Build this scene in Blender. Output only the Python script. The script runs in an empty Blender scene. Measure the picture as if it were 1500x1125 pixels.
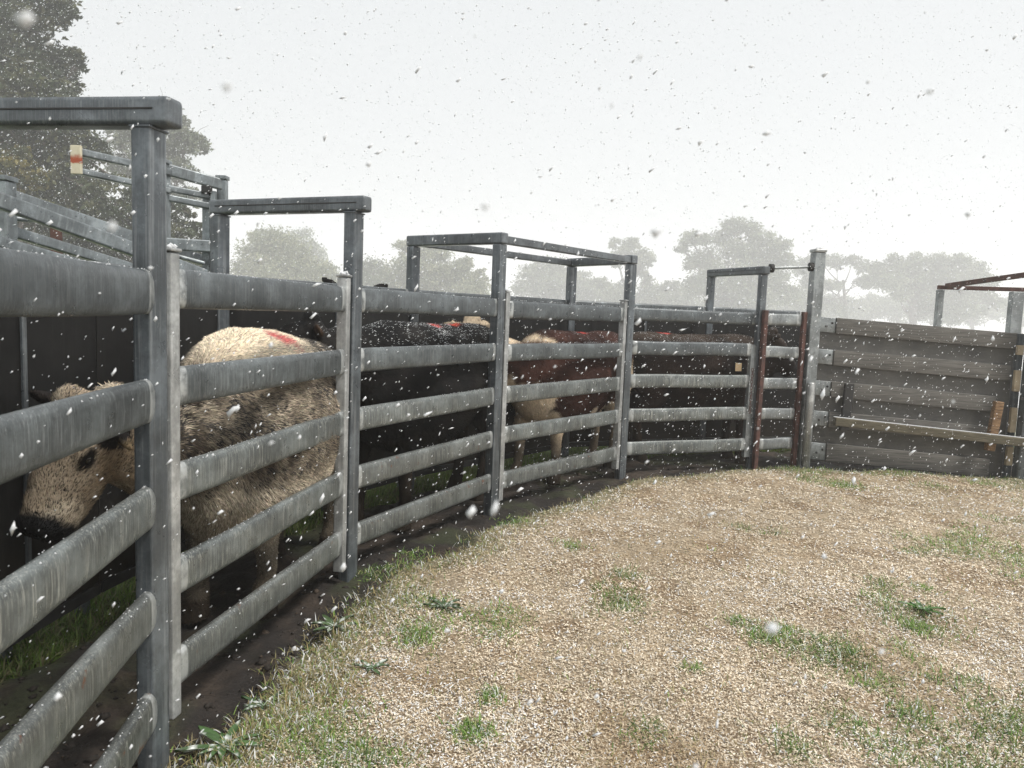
import bpy, bmesh, math, random
import numpy as np
from mathutils import Vector, Matrix
random.seed(7); rng = np.random.default_rng(7)
S = bpy.context.scene
R = math.radians

# ------------------------------------------------------------------ camera
EYE = 1.5; F = 1083.0
cam = bpy.data.cameras.new('camera'); camo = bpy.data.objects.new('camera', cam)
S.collection.objects.link(camo); S.camera = camo
cam.sensor_width = 36; cam.lens = 36*F/1500; cam.clip_start = .02; cam.clip_end = 1500
CM = Matrix.Rotation(R(90-5.4), 4, 'X') @ Matrix.Rotation(R(2.2), 4, 'Z')
camo.matrix_world = Matrix.Translation((0, 0, EYE)) @ CM
cam.dof.use_dof = True; cam.dof.focus_distance = 5.0; cam.dof.aperture_fstop = 8.0

# ------------------------------------------------------------------ sky, sun, exposure
SUN_EL, SUN_AZ = 56, 122      # azimuth clockwise from +Y
w = bpy.data.worlds.new('World'); S.world = w; w.use_nodes = True
nt = w.node_tree; nt.nodes.clear()
out = nt.nodes.new('ShaderNodeOutputWorld'); bg = nt.nodes.new('ShaderNodeBackground')
sky = nt.nodes.new('ShaderNodeTexSky'); sky.sky_type = 'NISHITA'; sky.sun_disc = False
sky.sun_elevation = R(SUN_EL); sky.sun_rotation = R(SUN_AZ); sky.dust_density = 5; sky.air_density = 1.5
mx = nt.nodes.new('ShaderNodeMix'); mx.data_type = 'RGBA'; mx.inputs[0].default_value = .93
mx.inputs[7].default_value = (5.95, 6.12, 6.2, 1)        # the bright even snow cloud
nt.links.new(sky.outputs[0], mx.inputs[6]); nt.links.new(mx.outputs[2], bg.inputs[0])
bg.inputs[1].default_value = .10
nt.links.new(bg.outputs[0], out.inputs[0])
sl = bpy.data.lights.new('sun', 'SUN'); sl.energy = 2.9; sl.angle = R(11); sl.color = (1, .95, .88)
so = bpy.data.objects.new('sun', sl); S.collection.objects.link(so)
sd = Vector((math.sin(R(SUN_AZ))*math.cos(R(SUN_EL)), math.cos(R(SUN_AZ))*math.cos(R(SUN_EL)), math.sin(R(SUN_EL))))
so.rotation_euler = sd.to_track_quat('Z', 'Y').to_euler(); so.location = (0, -5, 20)
S.view_settings.view_transform = 'Standard'; S.view_settings.look = 'None'
S.view_settings.exposure = 0.47; S.view_settings.gamma = 1
S.cycles.volume_bounces = 4; S.cycles.max_bounces = 8
S.cycles.transparent_max_bounces = 16

# ------------------------------------------------------------------ helpers
def ray(x, y):
    return (CM.to_3x3() @ Vector(((x-750)/F, -(y-562.5)/F, -1)))
def at(x, y, Y):                       # point of the plane at distance Y that the photo shows at pixel x, y
    d = ray(x, y); return Vector((0, 0, EYE)) + d*(Y/d.y)
def gp(x, y, z=0.0):
    d = ray(x, y); return Vector((0, 0, EYE)) + d*((z-EYE)/d.z)

def link(o, parent=None):
    S.collection.objects.link(o)
    if parent is not None: o.parent = parent
    return o
def tag(o, label=None, cat=None, group=None, kind=None):
    if label: o['label'] = label
    if cat: o['category'] = cat
    if group: o['group'] = group
    if kind: o['kind'] = kind
    return o
def empty(name, loc=(0, 0, 0), rz=0, label=None, cat=None, group=None):
    o = bpy.data.objects.new(name, None); o.empty_display_size = .1
    o.location = loc; o.rotation_euler = (0, 0, rz); link(o); return tag(o, label, cat, group)
def mesh_obj(name, me, mat, parent=None, loc=(0, 0, 0), rot=(0, 0, 0), smooth=False):
    me.name = name
    o = bpy.data.objects.new(name, me); o.location = loc; o.rotation_euler = rot
    if mat: me.materials.clear(); me.materials.append(mat)
    if smooth: me.shade_smooth()
    return link(o, parent)
def from_np(verts, faces, cols=None, loopn=None):
    """faces: (n,k) int array, all same size"""
    me = bpy.data.meshes.new('m'); verts = np.asarray(verts, np.float32); faces = np.asarray(faces, np.int32)
    n, k = faces.shape
    me.vertices.add(len(verts)); me.vertices.foreach_set('co', verts.ravel())
    me.loops.add(n*k); me.loops.foreach_set('vertex_index', faces.ravel())
    me.polygons.add(n); me.polygons.foreach_set('loop_start', np.arange(0, n*k, k, dtype=np.int32))
    me.update(calc_edges=True)
    if cols is not None: set_cols(me, cols)
    return me
def set_cols(me, cols, name='tint'):
    a = me.color_attributes.new(name, 'FLOAT_COLOR', 'POINT')
    c = np.ones((len(me.vertices), 4), np.float32); cols = np.asarray(cols); c[:, :cols.shape[1]] = cols
    a.data.foreach_set('color', c.ravel())

def hsh(i, j, k, s):
    n = (i*374761393 + j*668265263 + k*2147483647 + s*1274126177) & 0xffffffff
    n = ((n ^ (n >> 13))*1274126177) & 0xffffffff
    return ((n ^ (n >> 16)) & 0xffff)/65535.0
def vnoise(p, scale=1.0, s=0):
    p = np.asarray(p, float)*scale + 1000.0
    i = np.floor(p).astype(np.int64); f = p-i; f = f*f*(3-2*f); r = 0
    for dx in (0, 1):
        for dy in (0, 1):
            for dz in (0, 1):
                wgt = (f[:, 0] if dx else 1-f[:, 0])*(f[:, 1] if dy else 1-f[:, 1])*(f[:, 2] if dz else 1-f[:, 2])
                r = r + wgt*hsh(i[:, 0]+dx, i[:, 1]+dy, i[:, 2]+dz, s)
    return r
def fbm(p, scale, s=0, o=4):
    r = 0; a = .5; t = 0
    for q in range(o):
        r = r + a*vnoise(p, scale*2**q, s+q); t += a; a *= .5
    return r/t
def sstep(a, b, x):
    t = np.clip((x-a)/(b-a), 0, 1); return t*t*(3-2*t)
def mixc(a, b, t):
    return a*(1-t[:, None]) + np.asarray(b)*t[:, None]

# ------------------------------------------------------------------ materials
def nodes(name):
    m = bpy.data.materials.new(name); m.use_nodes = True; n = m.node_tree
    return m, n, n.nodes['Principled BSDF']
def N(n, t, **kw):
    x = n.nodes.new(t)
    for k, v in kw.items():
        if isinstance(v, (int, float, tuple)) and k[0] == 'i' and k[1:].isdigit(): x.inputs[int(k[1:])].default_value = v
        else: setattr(x, k, v)
    return x
def ramp(n, fac, stops):
    r = n.nodes.new('ShaderNodeValToRGB'); cr = r.color_ramp
    while len(cr.elements) < len(stops): cr.elements.new(.5)
    for e, (p, c) in zip(cr.elements, stops): e.position = p; e.color = (*c, 1) if len(c) == 3 else c
    n.links.new(fac, r.inputs[0]); return r.outputs[0]
def coords(n, scale, rnd=True):
    tc = n.nodes.new('ShaderNodeTexCoord'); mp = n.nodes.new('ShaderNodeMapping'); mp.inputs[3].default_value = scale
    n.links.new(tc.outputs['Object'], mp.inputs[0])
    if rnd:
        oi = n.nodes.new('ShaderNodeObjectInfo'); mu = N(n, 'ShaderNodeMath', operation='MULTIPLY', i1=37.0)
        n.links.new(oi.outputs['Random'], mu.inputs[0]); n.links.new(mu.outputs[0], mp.inputs[1])
    return mp.outputs[0]
def noise(n, vec, scale, detail=4, rough=.6):
    x = N(n, 'ShaderNodeTexNoise'); x.inputs['Scale'].default_value = scale; x.inputs['Detail'].default_value = detail
    x.inputs['Roughness'].default_value = rough; n.links.new(vec, x.inputs['Vector']); return x.outputs[0]
def mixn(n, fac, a, b):
    x = N(n, 'ShaderNodeMix', data_type='RGBA')
    if isinstance(fac, float): x.inputs[0].default_value = fac
    else: n.links.new(fac, x.inputs[0])
    for v, i in ((a, 6), (b, 7)):
        if isinstance(v, tuple): x.inputs[i].default_value = (*v, 1)
        else: n.links.new(v, x.inputs[i])
    return x.outputs[2]
def bump(n, bsdf, h, strength=.3, dist=.01):
    b = N(n, 'ShaderNodeBump'); b.inputs['Strength'].default_value = strength; b.inputs['Distance'].default_value = dist
    n.links.new(h, b.inputs['Height']); n.links.new(b.outputs[0], bsdf.inputs['Normal'])

def galv(name, dark=(.10, .113, .12), light=(.38, .40, .41), drip=.6, rust=.0, zinc=(.42, .44, .44), snow=0.0, streak=(210, 210, 4)):
    m, n, b = nodes(name)
    v = coords(n, (1, 1, 1)); vs = coords(n, streak)
    st = ramp(n, noise(n, vs, 1.0, 5, .7), [(.50, (0, 0, 0)), (.66, (1, 1, 1))])
    ar = ramp(n, noise(n, v, 7, 4), [(.36, (.1, .1, .1)), (.6, (1, 1, 1))])
    mul = N(n, 'ShaderNodeMix', data_type='RGBA', blend_type='MULTIPLY'); mul.inputs[0].default_value = .65
    n.links.new(st, mul.inputs[6]); n.links.new(ar, mul.inputs[7])
    k = N(n, 'ShaderNodeMath', operation='MULTIPLY', i1=drip); n.links.new(mul.outputs[2], k.inputs[0])
    base = ramp(n, noise(n, v, 4.0, 8, .75), [(.34, tuple(c*.6 for c in dark)), (.5, dark), (.64, tuple(c*1.8 for c in dark))])
    col = mixn(n, k.outputs[0], base, light)
    fl = ramp(n, noise(n, v, 55, 3, .8), [(.66, (0, 0, 0)), (.74, (1, 1, 1))])
    k2 = N(n, 'ShaderNodeMath', operation='MULTIPLY', i1=.25); n.links.new(fl, k2.inputs[0])
    col = mixn(n, k2.outputs[0], col, (.5, .52, .53))
    # zinc paint at the welded ends
    at_ = N(n, 'ShaderNodeAttribute', attribute_name='tint'); sp = N(n, 'ShaderNodeSeparateColor')
    n.links.new(at_.outputs['Color'], sp.inputs[0])
    zr = N(n, 'ShaderNodeMath', operation='MULTIPLY'); n.links.new(sp.outputs[0], zr.inputs[0])
    n.links.new(ramp(n, noise(n, v, 14, 4), [(.38, (.15, .15, .15)), (.55, (.9, .9, .9))]), zr.inputs[1])
    col = mixn(n, zr.outputs[0], col, zinc)
    if rust:
        rf = ramp(n, noise(n, v, 9, 6, .75), [(.72-rust*.25, (0, 0, 0)), (.78-rust*.25, (1, 1, 1))])
        col = mixn(n, rf, col, mixn(n, noise(n, v, 60, 3), (.07, .03, .02), (.24, .10, .05)))
    n.links.new(col, b.inputs['Base Color'])
    b.inputs['Metallic'].default_value = .35
    rr = ramp(n, noise(n, v, 12, 4), [(.3, (.24,)*3), (.7, (.48,)*3)]); n.links.new(rr, b.inputs['Roughness'])
    bump(n, b, noise(n, vs, 1.0, 4), .25, .004)
    return m
M_rail = galv('galvanised_rail', dark=(.085, .097, .101), drip=.5)
M_low = galv('galvanised_low_rail', dark=(.105, .115, .114), light=(.45, .46, .42), drip=.7, rust=.38)
M_drip = galv('galvanised_rail_streaked', dark=(.105, .118, .119), light=(.50, .51, .47), drip=.8, rust=.14)
M_toprail = galv('galvanised_top_rail', dark=(.076, .087, .093), drip=.32)
M_post = galv('galvanised_post', dark=(.08, .092, .102), drip=.4, streak=(60, 60, 1.5))
M_bar = galv('galvanised_bar', dark=(.085, .096, .105), drip=.3)
M_stile = galv('galvanised_stile', dark=(.30, .31, .31), light=(.55, .56, .56), drip=.5, rust=.06, streak=(60, 60, 2))
M_pale = galv('weathered_galvanised', dark=(.17, .185, .19), light=(.4, .42, .42), drip=.6, rust=.03)
M_far = galv('galvanised_ramp_rail', dark=(.15, .17, .18), light=(.36, .39, .40), drip=.5, streak=(30, 30, 5))

def simple(name, c1, c2, scale=8, rough=.8, detail=5, stretch=(1, 1, 1), bmp=.3, metallic=0, spec=None):
    m, n, b = nodes(name); v = coords(n, stretch)
    f = noise(n, v, scale, detail, .65)
    n.links.new(ramp(n, f, [(.32, c1), (.68, c2)]), b.inputs['Base Color'])
    b.inputs['Roughness'].default_value = rough; b.inputs['Metallic'].default_value = metallic
    bump(n, b, f, bmp, .006); return m
M_rust = simple('rusty_steel', (.035, .018, .015), (.11, .05, .04), 14, .8)
M_black = simple('dark_rubber', (.010, .010, .011), (.03, .03, .03), 5, .75)
M_timber = simple('weathered_timber', (.06, .058, .054), (.17, .163, .15), 3, .85, 7, (1.2, 25, 25), .4)
M_timber2 = simple('mossy_timber', (.045, .038, .025), (.15, .135, .095), 5, .9, 7, (1.5, 20, 20), .5)
M_yellow = simple('splintered_timber', (.05, .022, .012), (.30, .19, .10), 8, .9, 6, (8, 8, 1), .5)
M_block = simple('pale_timber_block', (.22, .18, .12), (.42, .35, .25), 6, .9)
M_bark = simple('bark', (.05, .043, .036), (.16, .14, .12), 6, .9, 6, (3, 3, .6), .6)

def sheet_mat():
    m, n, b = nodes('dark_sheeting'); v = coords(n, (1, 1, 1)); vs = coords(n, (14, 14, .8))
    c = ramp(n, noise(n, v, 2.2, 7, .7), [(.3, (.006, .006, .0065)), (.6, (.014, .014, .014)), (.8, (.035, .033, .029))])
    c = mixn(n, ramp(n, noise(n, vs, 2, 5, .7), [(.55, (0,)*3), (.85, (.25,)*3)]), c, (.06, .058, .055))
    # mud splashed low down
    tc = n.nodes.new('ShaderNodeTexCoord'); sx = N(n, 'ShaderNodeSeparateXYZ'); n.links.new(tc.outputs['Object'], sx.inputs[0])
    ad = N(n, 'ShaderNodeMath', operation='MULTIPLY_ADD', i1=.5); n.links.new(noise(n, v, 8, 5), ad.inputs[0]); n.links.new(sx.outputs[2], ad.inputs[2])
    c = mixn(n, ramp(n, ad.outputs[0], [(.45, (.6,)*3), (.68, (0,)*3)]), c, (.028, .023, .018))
    n.links.new(c, b.inputs['Base Color']); b.inputs['Roughness'].default_value = .6; b.inputs['Specular IOR Level'].default_value = .2
    bump(n, b, noise(n, v, 6, 6, .7), .25, .01); return m
M_sheet = sheet_mat()
def gatesheet_mat():
    m, n, b = nodes('grey_sheeting'); v = coords(n, (1, 1, 1)); vs = coords(n, (2, 30, 12))
    c = ramp(n, noise(n, v, 1.7, 7, .75), [(.3, (.04, .04, .04)), (.55, (.085, .083, .078)), (.8, (.15, .145, .135))])
    c = mixn(n, ramp(n, noise(n, vs, 2, 5, .7), [(.5, (0,)*3), (.8, (.4,)*3)]), c, (.19, .18, .165))
    n.links.new(c, b.inputs['Base Color']); b.inputs['Roughness'].default_value = .7
    bump(n, b, noise(n, v, 9, 6, .7), .25, .01); return m
M_gsheet = gatesheet_mat()

def tint_mat(name, rough=.8, grain=0, gs=80, trans=0, both=False, gstretch=(1, 1, 1), sheen=0, bmp=.3):
    m, n, b = nodes(name); a = N(n, 'ShaderNodeAttribute', attribute_name='tint'); c = a.outputs['Color']
    if grain:
        v = coords(n, gstretch, False)
        g = ramp(n, noise(n, v, gs, 5, .75), [(.3, (1-grain,)*3), (.7, (1+grain*.8,)*3)])
        mu = N(n, 'ShaderNodeMix', data_type='RGBA', blend_type='MULTIPLY'); mu.inputs[0].default_value = 1
        n.links.new(c, mu.inputs[6]); n.links.new(g, mu.inputs[7]); c = mu.outputs[2]
        bump(n, b, noise(n, v, gs, 4, .7), bmp, .01)
    n.links.new(c, b.inputs['Base Color']); b.inputs['Roughness'].default_value = rough
    if trans:
        t = N(n, 'ShaderNodeBsdfTranslucent'); n.links.new(c, t.inputs[0]); ms = N(n, 'ShaderNodeMixShader', i0=trans)
        n.links.new(b.outputs[0], ms.inputs[1]); n.links.new(t.outputs[0], ms.inputs[2])
        n.links.new(ms.outputs[0], n.nodes['Material Output'].inputs[0])
    return m
M_coat = tint_mat('cattle_coat', .75, .35, 60, gstretch=(1, 1, 1))
M_hair = tint_mat('cattle_hair', .7)
for _m in (M_coat, M_hair): _m.node_tree.nodes['Principled BSDF'].inputs['Specular IOR Level'].default_value = .12
M_leaf = tint_mat('foliage', .7, trans=.25)
M_blade = tint_mat('grass_blades', .7, trans=.3)
M_chip = tint_mat('straw_litter', .85)
M_snow = nodes('snow')[0]; _n = M_snow.node_tree; _t = N(_n, 'ShaderNodeBsdfTranslucent'); _t.inputs[0].default_value = (.85, .87, .9, 1); _m2 = N(_n, 'ShaderNodeMixShader', i0=.4)
_n.links.new(_n.nodes['Principled BSDF'].outputs[0], _m2.inputs[1]); _n.links.new(_t.outputs[0], _m2.inputs[2]); _n.links.new(_m2.outputs[0], _n.nodes['Material Output'].inputs[0]); _b = M_snow.node_tree.nodes['Principled BSDF']
_b.inputs['Base Color'].default_value = (.80, .82, .84, 1); _b.inputs['Roughness'].default_value = .6
M_eye = simple('wet_eye', (.004, .004, .004), (.012, .008, .006), 8, .12, bmp=0)
M_leafy = tint_mat('weed_leaf', .6, .2, 60, trans=.15)

# ------------------------------------------------------------------ solids
def box_me(lo, hi, bev=.006, seg=2, ends=None):
    bm = bmesh.new(); bmesh.ops.create_cube(bm, size=1)
    for v in bm.verts:
        v.co = Vector([lo[i] + (v.co[i]+.5)*(hi[i]-lo[i]) for i in range(3)])
    if bev: bmesh.ops.bevel(bm, geom=list(bm.edges), offset=bev, segments=seg, affect='EDGES', profile=.6)
    me = bpy.data.meshes.new('m'); bm.to_mesh(me); bm.free(); me.shade_smooth()
    c = np.zeros((len(me.vertices), 3)); set_cols(me, c); return me
def box(name, lo, hi, mat, parent=None, bev=.006, loc=(0, 0, 0), rot=(0, 0, 0)):
    o = mesh_obj(name, box_me(lo, hi, bev), mat, parent, loc, rot)
    md = o.modifiers.new('n', 'WEIGHTED_NORMAL'); md.keep_sharp = False
    return o
def bar(name, p, q, h, t, mat, parent=None, bev=.006, roll=0.0, ext=0.0):
    """rectangular bar from p to q (parent-local), height h, thickness t"""
    p = Vector(p); q = Vector(q); d = q-p; L = d.length
    X = d.normalized(); Y = Vector((0, 0, 1)).cross(X)
    if Y.length < 1e-3: Y = Vector((0, 1, 0))
    Y.normalize(); Z = X.cross(Y)
    o = box(name, (-ext, -t/2, -h/2), (L+ext, t/2, h/2), mat, parent, bev)
    m = Matrix((X, Y, Z)).transposed().to_4x4(); m.translation = p
    o.matrix_local = m; return o
def oval_rail_me(L, h=.135, t=.046, sag=0.0, seed=0, pw=3.2):
    xs = sorted(set([0, .001, .05, .058] + list(np.linspace(.12, L-.12, 10)) + [L-.058, L-.05, L-.001, L])); nr = 20
    r2 = random.Random(seed); V = []; C = []
    bend = [r2.uniform(-1, 1)*.004 for _ in range(3)]
    for x in xs:
        end = x < .054 or x > L-.054
        dy = bend[0]*math.sin(math.pi*x/L) + bend[1]*math.sin(2*math.pi*x/L); dz = -sag*math.sin(math.pi*x/L)+bend[2]*math.sin(2*math.pi*x/L)
        for k in range(nr):
            a = 2*math.pi*k/nr; c, s = math.cos(a), math.sin(a)
            y = t/2*math.copysign(abs(c)**(2/pw), c); z = h/2*math.copysign(abs(s)**(2/pw), s)
            e = .8 if x in (0, L) else 1
            V.append((x, y*e+dy, z*e+dz)); C.append((1 if end else 0, 0, 0))
    n = len(xs); Fc = [(i*nr+k, i*nr+(k+1) % nr, (i+1)*nr+(k+1) % nr, (i+1)*nr+k) for i in range(n-1) for k in range(nr)]
    me = bpy.data.meshes.new('m'); me.from_pydata(V, [], [tuple(reversed(f)) for f in Fc] + [tuple(range(nr)), tuple(range(n*nr-1, (n-1)*nr-1, -1))])
    me.update(); me.shade_smooth(); set_cols(me, C); return me
_seed = [0]
def rail(parent, x0, x1, z, mat, h=.135, t=.046, y=0.0, z1=None, name='rail', pw=3.1):
    _seed[0] += 1; dz = 0 if z1 is None else z1-z
    L = math.hypot(x1-x0, dz)
    o = mesh_obj(name, oval_rail_me(L, h, t, 0, _seed[0], pw), mat, parent, (x0, y, z), (0, -math.atan2(dz, x1-x0), 0))
    return o
def lathe_me(prof, n=16):
    V = []; Fc = []
    for (r, z) in prof:
        for k in range(n): a = 2*math.pi*k/n; V.append((r*math.cos(a), r*math.sin(a), z))
    for i in range(len(prof)-1):
        for k in range(n): Fc.append((i*n+k, i*n+(k+1) % n, (i+1)*n+(k+1) % n, (i+1)*n+k))
    Fc.append(tuple(reversed(range(n)))); Fc.append(tuple(range((len(prof)-1)*n, len(prof)*n)))
    me = bpy.data.meshes.new('m'); me.from_pydata(V, [], Fc); me.update(); me.shade_smooth(); set_cols(me, np.zeros((len(V), 3))); return me
def tube_np(pts, rad, n=6):
    """tapered tube through pts -> verts, faces(quads)"""
    pts = np.asarray(pts, float); V = []
    for i, p in enumerate(pts):
        d = pts[min(i+1, len(pts)-1)]-pts[max(i-1, 0)]; d = d/(np.linalg.norm(d)+1e-9)
        u = np.cross(d, (0.3, .9, .2)); u /= np.linalg.norm(u)+1e-9; v = np.cross(d, u)
        a = np.arange(n)*2*np.pi/n
        V.append(p + rad[i]*(np.cos(a)[:, None]*u + np.sin(a)[:, None]*v))
    V = np.concatenate(V); Fc = [(i*n+k, i*n+(k+1) % n, (i+1)*n+(k+1) % n, (i+1)*n+k) for i in range(len(pts)-1) for k in range(n)]
    return V, np.array(Fc)
def merge(parts):
    V = []; Fc = []; o = 0
    for v, f in parts: V.append(v); Fc.append(np.asarray(f)+o); o += len(v)
    return np.concatenate(V), np.concatenate(Fc)

# ------------------------------------------------------------------ plan of the curved race
A = Vector((-1.12, 2.28)); B = Vector((-.89, 4.07)); Cc = Vector((-.13, 5.59)); D = Vector((1.09, 7.12)); E_ = Vector((2.55, 7.72)); Fp = Vector((3.15, 7.84))
Z0 = Vector((-.86, .35))
Bb = Vector((-1.76, 4.43)); Cb = Vector((-.84, 6.08)); Db = Vector((.58, 7.81)); Eb = Vector((2.22, 8.50)); Ab = Vector((-2.0, 2.42))
INNER = [Vector((-.5, -1.2)), Z0, A, B, Cc, D, E_, Fp, Vector((5.3, 7.8)), Vector((7.5, 7.9))]
OUTER = [Vector((-1.55, -1.2)), Vector((-1.8, .4)), Ab, Vector((-1.93, 3.4)), Bb, Cb, Db, Eb, Vector((3.42, 8.85)), Vector((5.4, 9.15))]
TOPS = [1.61, 1.278, .945, .612, .28]     # top edges of the five rails

# ------------------------------------------------------------------ ground
def poly_signed(P, pts):
    """signed distance to polyline (positive = right hand side, the paddock)"""
    best = np.full(len(P), 1e9); sg = np.ones(len(P))
    for a, b in zip(pts[:-1], pts[1:]):
        a = np.array(a[:2]); b = np.array(b[:2]); d = b-a; L = d@d
        t = np.clip(((P-a)@d)/L, 0, 1); q = a+t[:, None]*d; dist = np.linalg.norm(P-q, axis=1)
        cr = d[0]*(P[:, 1]-a[1]) - d[1]*(P[:, 0]-a[0])
        m = dist < best-1e-9; best[m] = dist[m]; sg[m] = np.where(cr[m] < 0, 1, -1)
    return best*sg
def axis(lo, hi, step, far):
    a = list(np.arange(lo, hi, step)); s = step; x = a[-1]; up = []
    while x < far: s *= 1.25; x += s; up.append(x)
    s = step; x = lo; dn = []
    while x > -far: s *= 1.25; x -= s; dn.append(x)
    return np.array(dn[::-1]+a+up)
xs = axis(-3.2, 6.6, .028, 600); ys = axis(.6, 9.8, .028, 600)
GX, GY = np.meshgrid(xs, ys); P2 = np.stack([GX.ravel(), GY.ravel()], 1); P3 = np.concatenate([P2, np.zeros((len(P2), 1))], 1)
din = poly_signed(P2, INNER); dout = poly_signed(P2, OUTER)
wob = (fbm(P3, 2.2, 3)-.5)*.3
def ground_zones(P2, din, dout, wob):
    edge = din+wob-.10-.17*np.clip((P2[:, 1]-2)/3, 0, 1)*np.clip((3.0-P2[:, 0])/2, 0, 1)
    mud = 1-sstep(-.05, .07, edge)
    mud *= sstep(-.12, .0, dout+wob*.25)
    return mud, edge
mud, edge = ground_zones(P2, din, dout, wob)
beyond = 1-sstep(-.05, .1, dout)
near = (np.abs(P2[:, 0]) < 12) & (np.abs(P2[:, 1]) < 16)
Hh = np.where(near, (fbm(P3, 1.1, 9)-.5)*.05, 0) + mud*((fbm(P3, 6, 11, 5)-.5)*.11-.035) + (1-mud)*near*((fbm(P3, 14, 5, 3)-.5)*.018+(fbm(P3, 4.5, 6, 2)-.5)*.035)
n1 = fbm(P3, 3.5, 21); n2 = fbm(P3, 18, 22); n3 = fbm(P3, .9, 23)
col = np.tile(np.array([.31, .25, .175]), (len(P2), 1))
col = mixc(col, (.17, .105, .05), sstep(.45, .7, n1)*.6)
col = mixc(col, (.42, .33, .22), sstep(.5, .75, n2)*.5)
col = mixc(col, (.10, .125, .05), sstep(.50, .64, n3)*.45*sstep(3.2, 5.2, P2[:, 0]+(n1-.5)*2))
col = mixc(col, (.085, .105, .05), (1-sstep(.0, .42, edge))*.55)
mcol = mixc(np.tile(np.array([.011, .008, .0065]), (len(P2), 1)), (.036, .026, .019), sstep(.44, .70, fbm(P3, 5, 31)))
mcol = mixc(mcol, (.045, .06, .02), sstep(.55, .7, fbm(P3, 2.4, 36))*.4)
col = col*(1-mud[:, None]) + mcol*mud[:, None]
gcol = mixc(np.tile(np.array([.10, .15, .04]), (len(P2), 1)), (.20, .22, .11), sstep(.4, .7, n1))
col = col*(1-beyond[:, None]) + gcol*beyond[:, None]
rr_ = np.linalg.norm(P2, axis=1); col = mixc(col, (.72, .73, .74), sstep(9, 20, rr_)*.95)      # unseen snow on the open paddocks, whitened to brighten the haze above
nx, ny = len(xs), len(ys)
idx = np.arange(nx*ny).reshape(ny, nx)
Fg = np.stack([idx[:-1, :-1], idx[:-1, 1:], idx[1:, 1:], idx[1:, :-1]], -1).reshape(-1, 4)
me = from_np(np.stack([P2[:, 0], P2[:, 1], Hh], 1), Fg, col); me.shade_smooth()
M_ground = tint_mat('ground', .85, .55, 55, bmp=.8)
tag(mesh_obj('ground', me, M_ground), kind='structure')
from mathutils.bvhtree import BVHTree
gz_x, gz_y, gz_h = xs, ys, Hh.reshape(ny, nx)
def gh(P):      # ground height at points (n,2)
    i = np.clip(np.searchsorted(gz_x, P[:, 0])-1, 0, nx-2); j = np.clip(np.searchsorted(gz_y, P[:, 1])-1, 0, ny-2)
    fx = (P[:, 0]-gz_x[i])/(gz_x[i+1]-gz_x[i]); fy = (P[:, 1]-gz_y[j])/(gz_y[j+1]-gz_y[j])
    return (gz_h[j, i]*(1-fx)+gz_h[j, i+1]*fx)*(1-fy) + (gz_h[j+1, i]*(1-fx)+gz_h[j+1, i+1]*fx)*fy

# ------------------------------------------------------------------ fence: portal frames
def perp_post(name, p, z1, mat, parent, ang, sx=.05, sy=.075, z0=-.1, bev=.007):
    return box(name, (-sx/2, -sy/2, 0), (sx/2, sy/2, z1-z0), mat, parent, bev, (p[0], p[1], z0), (0, 0, ang))
def v3(v, z): return (v[0], v[1], z)
def ang(v): return math.atan2(v[1], v[0])
BT = 2.10; BH = .085
def frame(i, pin, pout, label, over_in=.09, over_out=.05, bt=BT, wp=(.062, .085)):
    d = (pout-pin); L = d.length; a = ang(d)
    t = empty('overhead_frame', v3(pin, 0), a, label, 'steel frame', 'overhead frames across the race')
    for x in (0, L):
        box('post', (-wp[0]/2, -wp[1]/2, 0), (wp[0]/2, wp[1]/2, bt-BH+.1-.002), M_post, t, .009, (x, 0, -.1))
        # weld bead
        box('weld', (-wp[0]/2-.004, -wp[1]/2-.004, 0), (wp[0]/2+.004, wp[1]/2+.004, .008), M_post, t, .003, (x, 0, bt-BH-.009))
    cb = box('crossbar', (-over_in, -.04, 0), (L+over_out, .04, BH), M_bar, t, .016, (0, 0, bt-BH))
    for sy in (-1, 1): box('seam', (-over_in+.05, -.0025, -.003), (L, .0025, .003), M_black, cb, .001, (0, sy*.0402, BH*.55))
    return t
fr1 = frame(0, A, Ab, 'nearest and largest overhead steel frame, its crossbar running out of the left edge')
fr2 = frame(1, B, Bb, 'overhead steel frame over the speckled cow, between the gate and the fixed panel', wp=(.07, .09))
# the double frame over C and D
t = empty('overhead_frame', v3(Cc, 0), 0, 'box shaped overhead frame of four posts over the black and red cattle', 'steel frame', 'overhead frames across the race')
a = ang(Cb-Cc)
def loc(p, z=0): return Vector((p[0]-Cc[0], p[1]-Cc[1], z))
for p, q in ((Cc, Cb), (Cb, Cc), (D, Db), (Db, D)):
    perp_post('post', loc(p), BT-BH-.002, M_post, t, ang(q-p), .075, .085)
for p, q, e, dz in ((Cc, Cb, .05, 0), (D, Db, .05, 0)):
    bar('top_bar', loc(p, BT-BH/2), loc(q, BT-BH/2), BH, .08, M_bar, t, .014, ext=e)
for p, q in ((Cc, D), (Cb, Db)):
    d = (q-p).normalized()*.041
    bar('top_bar', loc(p+d, BT-BH/2-.006), loc(q-d, BT-BH/2-.006), .062, .05, M_bar, t, .01)
# frame E
fr4 = frame(2, E_, Eb, 'small overhead steel frame over the dark brown cow beside the tall post', .06, .04, 2.09, (.06, .08))

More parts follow.
